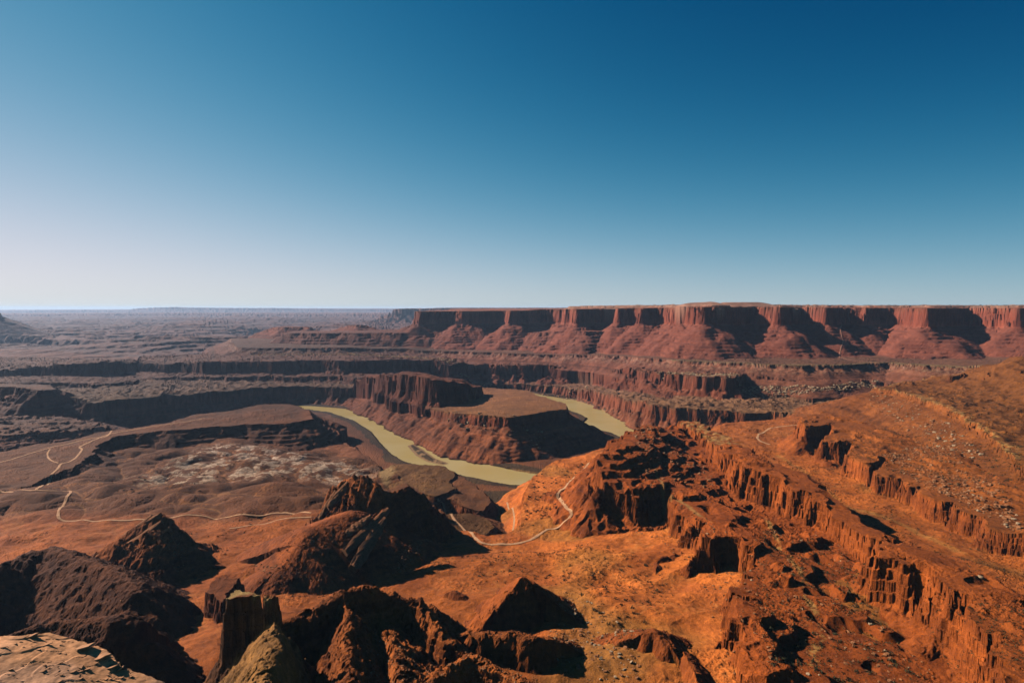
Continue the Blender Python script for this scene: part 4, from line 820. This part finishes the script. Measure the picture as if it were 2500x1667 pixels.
cc = np.array([.50, .225, .10])[None, :] * (1 + 0.10 * n1 + 0.08 * n2)[:, None]
pk = sstep(0.1, 0.5, pn(lx, ly, 11, 231))[:, None]; cc = cc * (1 - pk * 0.5) + np.array([.48, .26, .16]) * pk * 0.5
ii = np.arange(lx.size).reshape(420, 330); lq = np.stack([ii[:-1, :-1], ii[1:, :-1], ii[1:, 1:], ii[:-1, 1:]], -1).reshape(-1, 4)
lq = lq[(dn[lq].min(axis=1) < 8.5)]; vs, inv = np.unique(lq, return_inverse=True)
M_L = rock_mat('ledge_rock', bump=0.05)
ledge = link('rock_ledge', mesh_np('rock_ledge', np.stack([lx, ly, zz], 1)[vs], quads=inv.reshape(lq.shape), mat=M_L, col=cc[vs]), label='smooth pale orange rock ledge in the lower left corner', cat='rock ledge')
rl = np.random.RandomState(5); M_S = rock_mat('ledge_slab', attr=False, base=(.30, .14, .068), bump=0.05)
def slab_mesh(r):
    n = r.randint(5, 8); a = np.sort(r.rand(n)) * 6.28; R = 0.6 + 0.5 * r.rand(n); t = 0.09 + 0.1 * r.rand()
    b0 = np.stack([R * np.cos(a), 0.55 * R * np.sin(a), np.zeros(n)], 1); b1 = b0 * np.array([.9, .9, 1]) + np.array([0, 0, t])
    v = np.vstack([b0, b1, [[0, 0, t * 1.1]]]); t_ = []
    for i in range(n):
        j = (i + 1) % n; t_ += [[i, j, n + j], [i, n + j, n + i], [n + i, n + j, 2 * n]]
    return v, np.array(t_)
SL = [tri_mesh('rock_slab', *slab_mesh(rl), M_S) for _ in range(6)]
def ledge_z(px, py): 
    i = int(np.clip((px - gx[0]) / (gx[1] - gx[0]), 0, 419)); j = int(np.clip((py - gy[0]) / (gy[1] - gy[0]), 0, 329)); return zz[i * 330 + j]
spots = [(22, 1546, 2.2), (60, 1541, 3.0), (95, 1540, 2.6), (110, 1545, 2.2), (205, 1594, 2.4), (248, 1603, 2.4), (262, 1585, 1.6), (252, 1580, 1.4), (275, 1612, 1.6), (290, 1612, 1.2), (150, 1575, 1.0), (200, 1630, 1.0), (82, 1597, 1.2), (30, 1603, .8), (118, 1607, .9), (292, 1655, 1.3), (322, 1665, 1.5), (300, 1650, .9)] + [(rl.uniform(10, 330), rl.uniform(1590, 1667), rl.uniform(.25, .8)) for _ in range(70)]
for (u, v, s) in spots:
    p = V(u, v, 531)
    if poly_sd(LP_, np.array([p[0]]), np.array([p[1]]))[0][0] > -0.5: continue
    o = link('rock_slab', SL[rl.randint(6)], parent=ledge, loc=(p[0], p[1], ledge_z(p[0], p[1]) + 0.02)); o.scale = (s, s, s * 1.3); o.rotation_euler = (rl.uniform(-.15, .15), rl.uniform(-.25, .05), rl.uniform(0.1, 0.9))

# ------------------------------------------------------------------ haze
hz = bpy.data.materials.new('haze'); hz.use_nodes = True; nt = hz.node_tree
for n in list(nt.nodes):
    if n.type != 'OUTPUT_MATERIAL': nt.nodes.remove(n)
pv = nt.nodes.new('ShaderNodeVolumePrincipled'); pv.inputs['Color'].default_value = (.48, .65, .92, 1); pv.inputs['Density'].default_value = 1.2e-5; pv.inputs['Anisotropy'].default_value = 0.2
out = [n for n in nt.nodes if n.type == 'OUTPUT_MATERIAL'][0]; nt.links.new(pv.outputs[0], out.inputs['Volume'])
B = [(-52000, -1500), (52000, -1500), (52000, 66000), (-52000, 66000)]; zt = max(ZG.max(), CAMZ) + 30; zb = ZG.min() - 1.5
hv = [(a, b, zb) for a, b in B] + [(a, b, zt) for a, b in B]
hq = [(3, 2, 1, 0), (4, 5, 6, 7), (0, 1, 5, 4), (1, 2, 6, 5), (2, 3, 7, 6), (3, 0, 4, 7)]
link('haze', mesh_np('haze', np.array(hv, float), quads=np.array(hq), mat=hz), kind='stuff', label='thin blue desert haze')
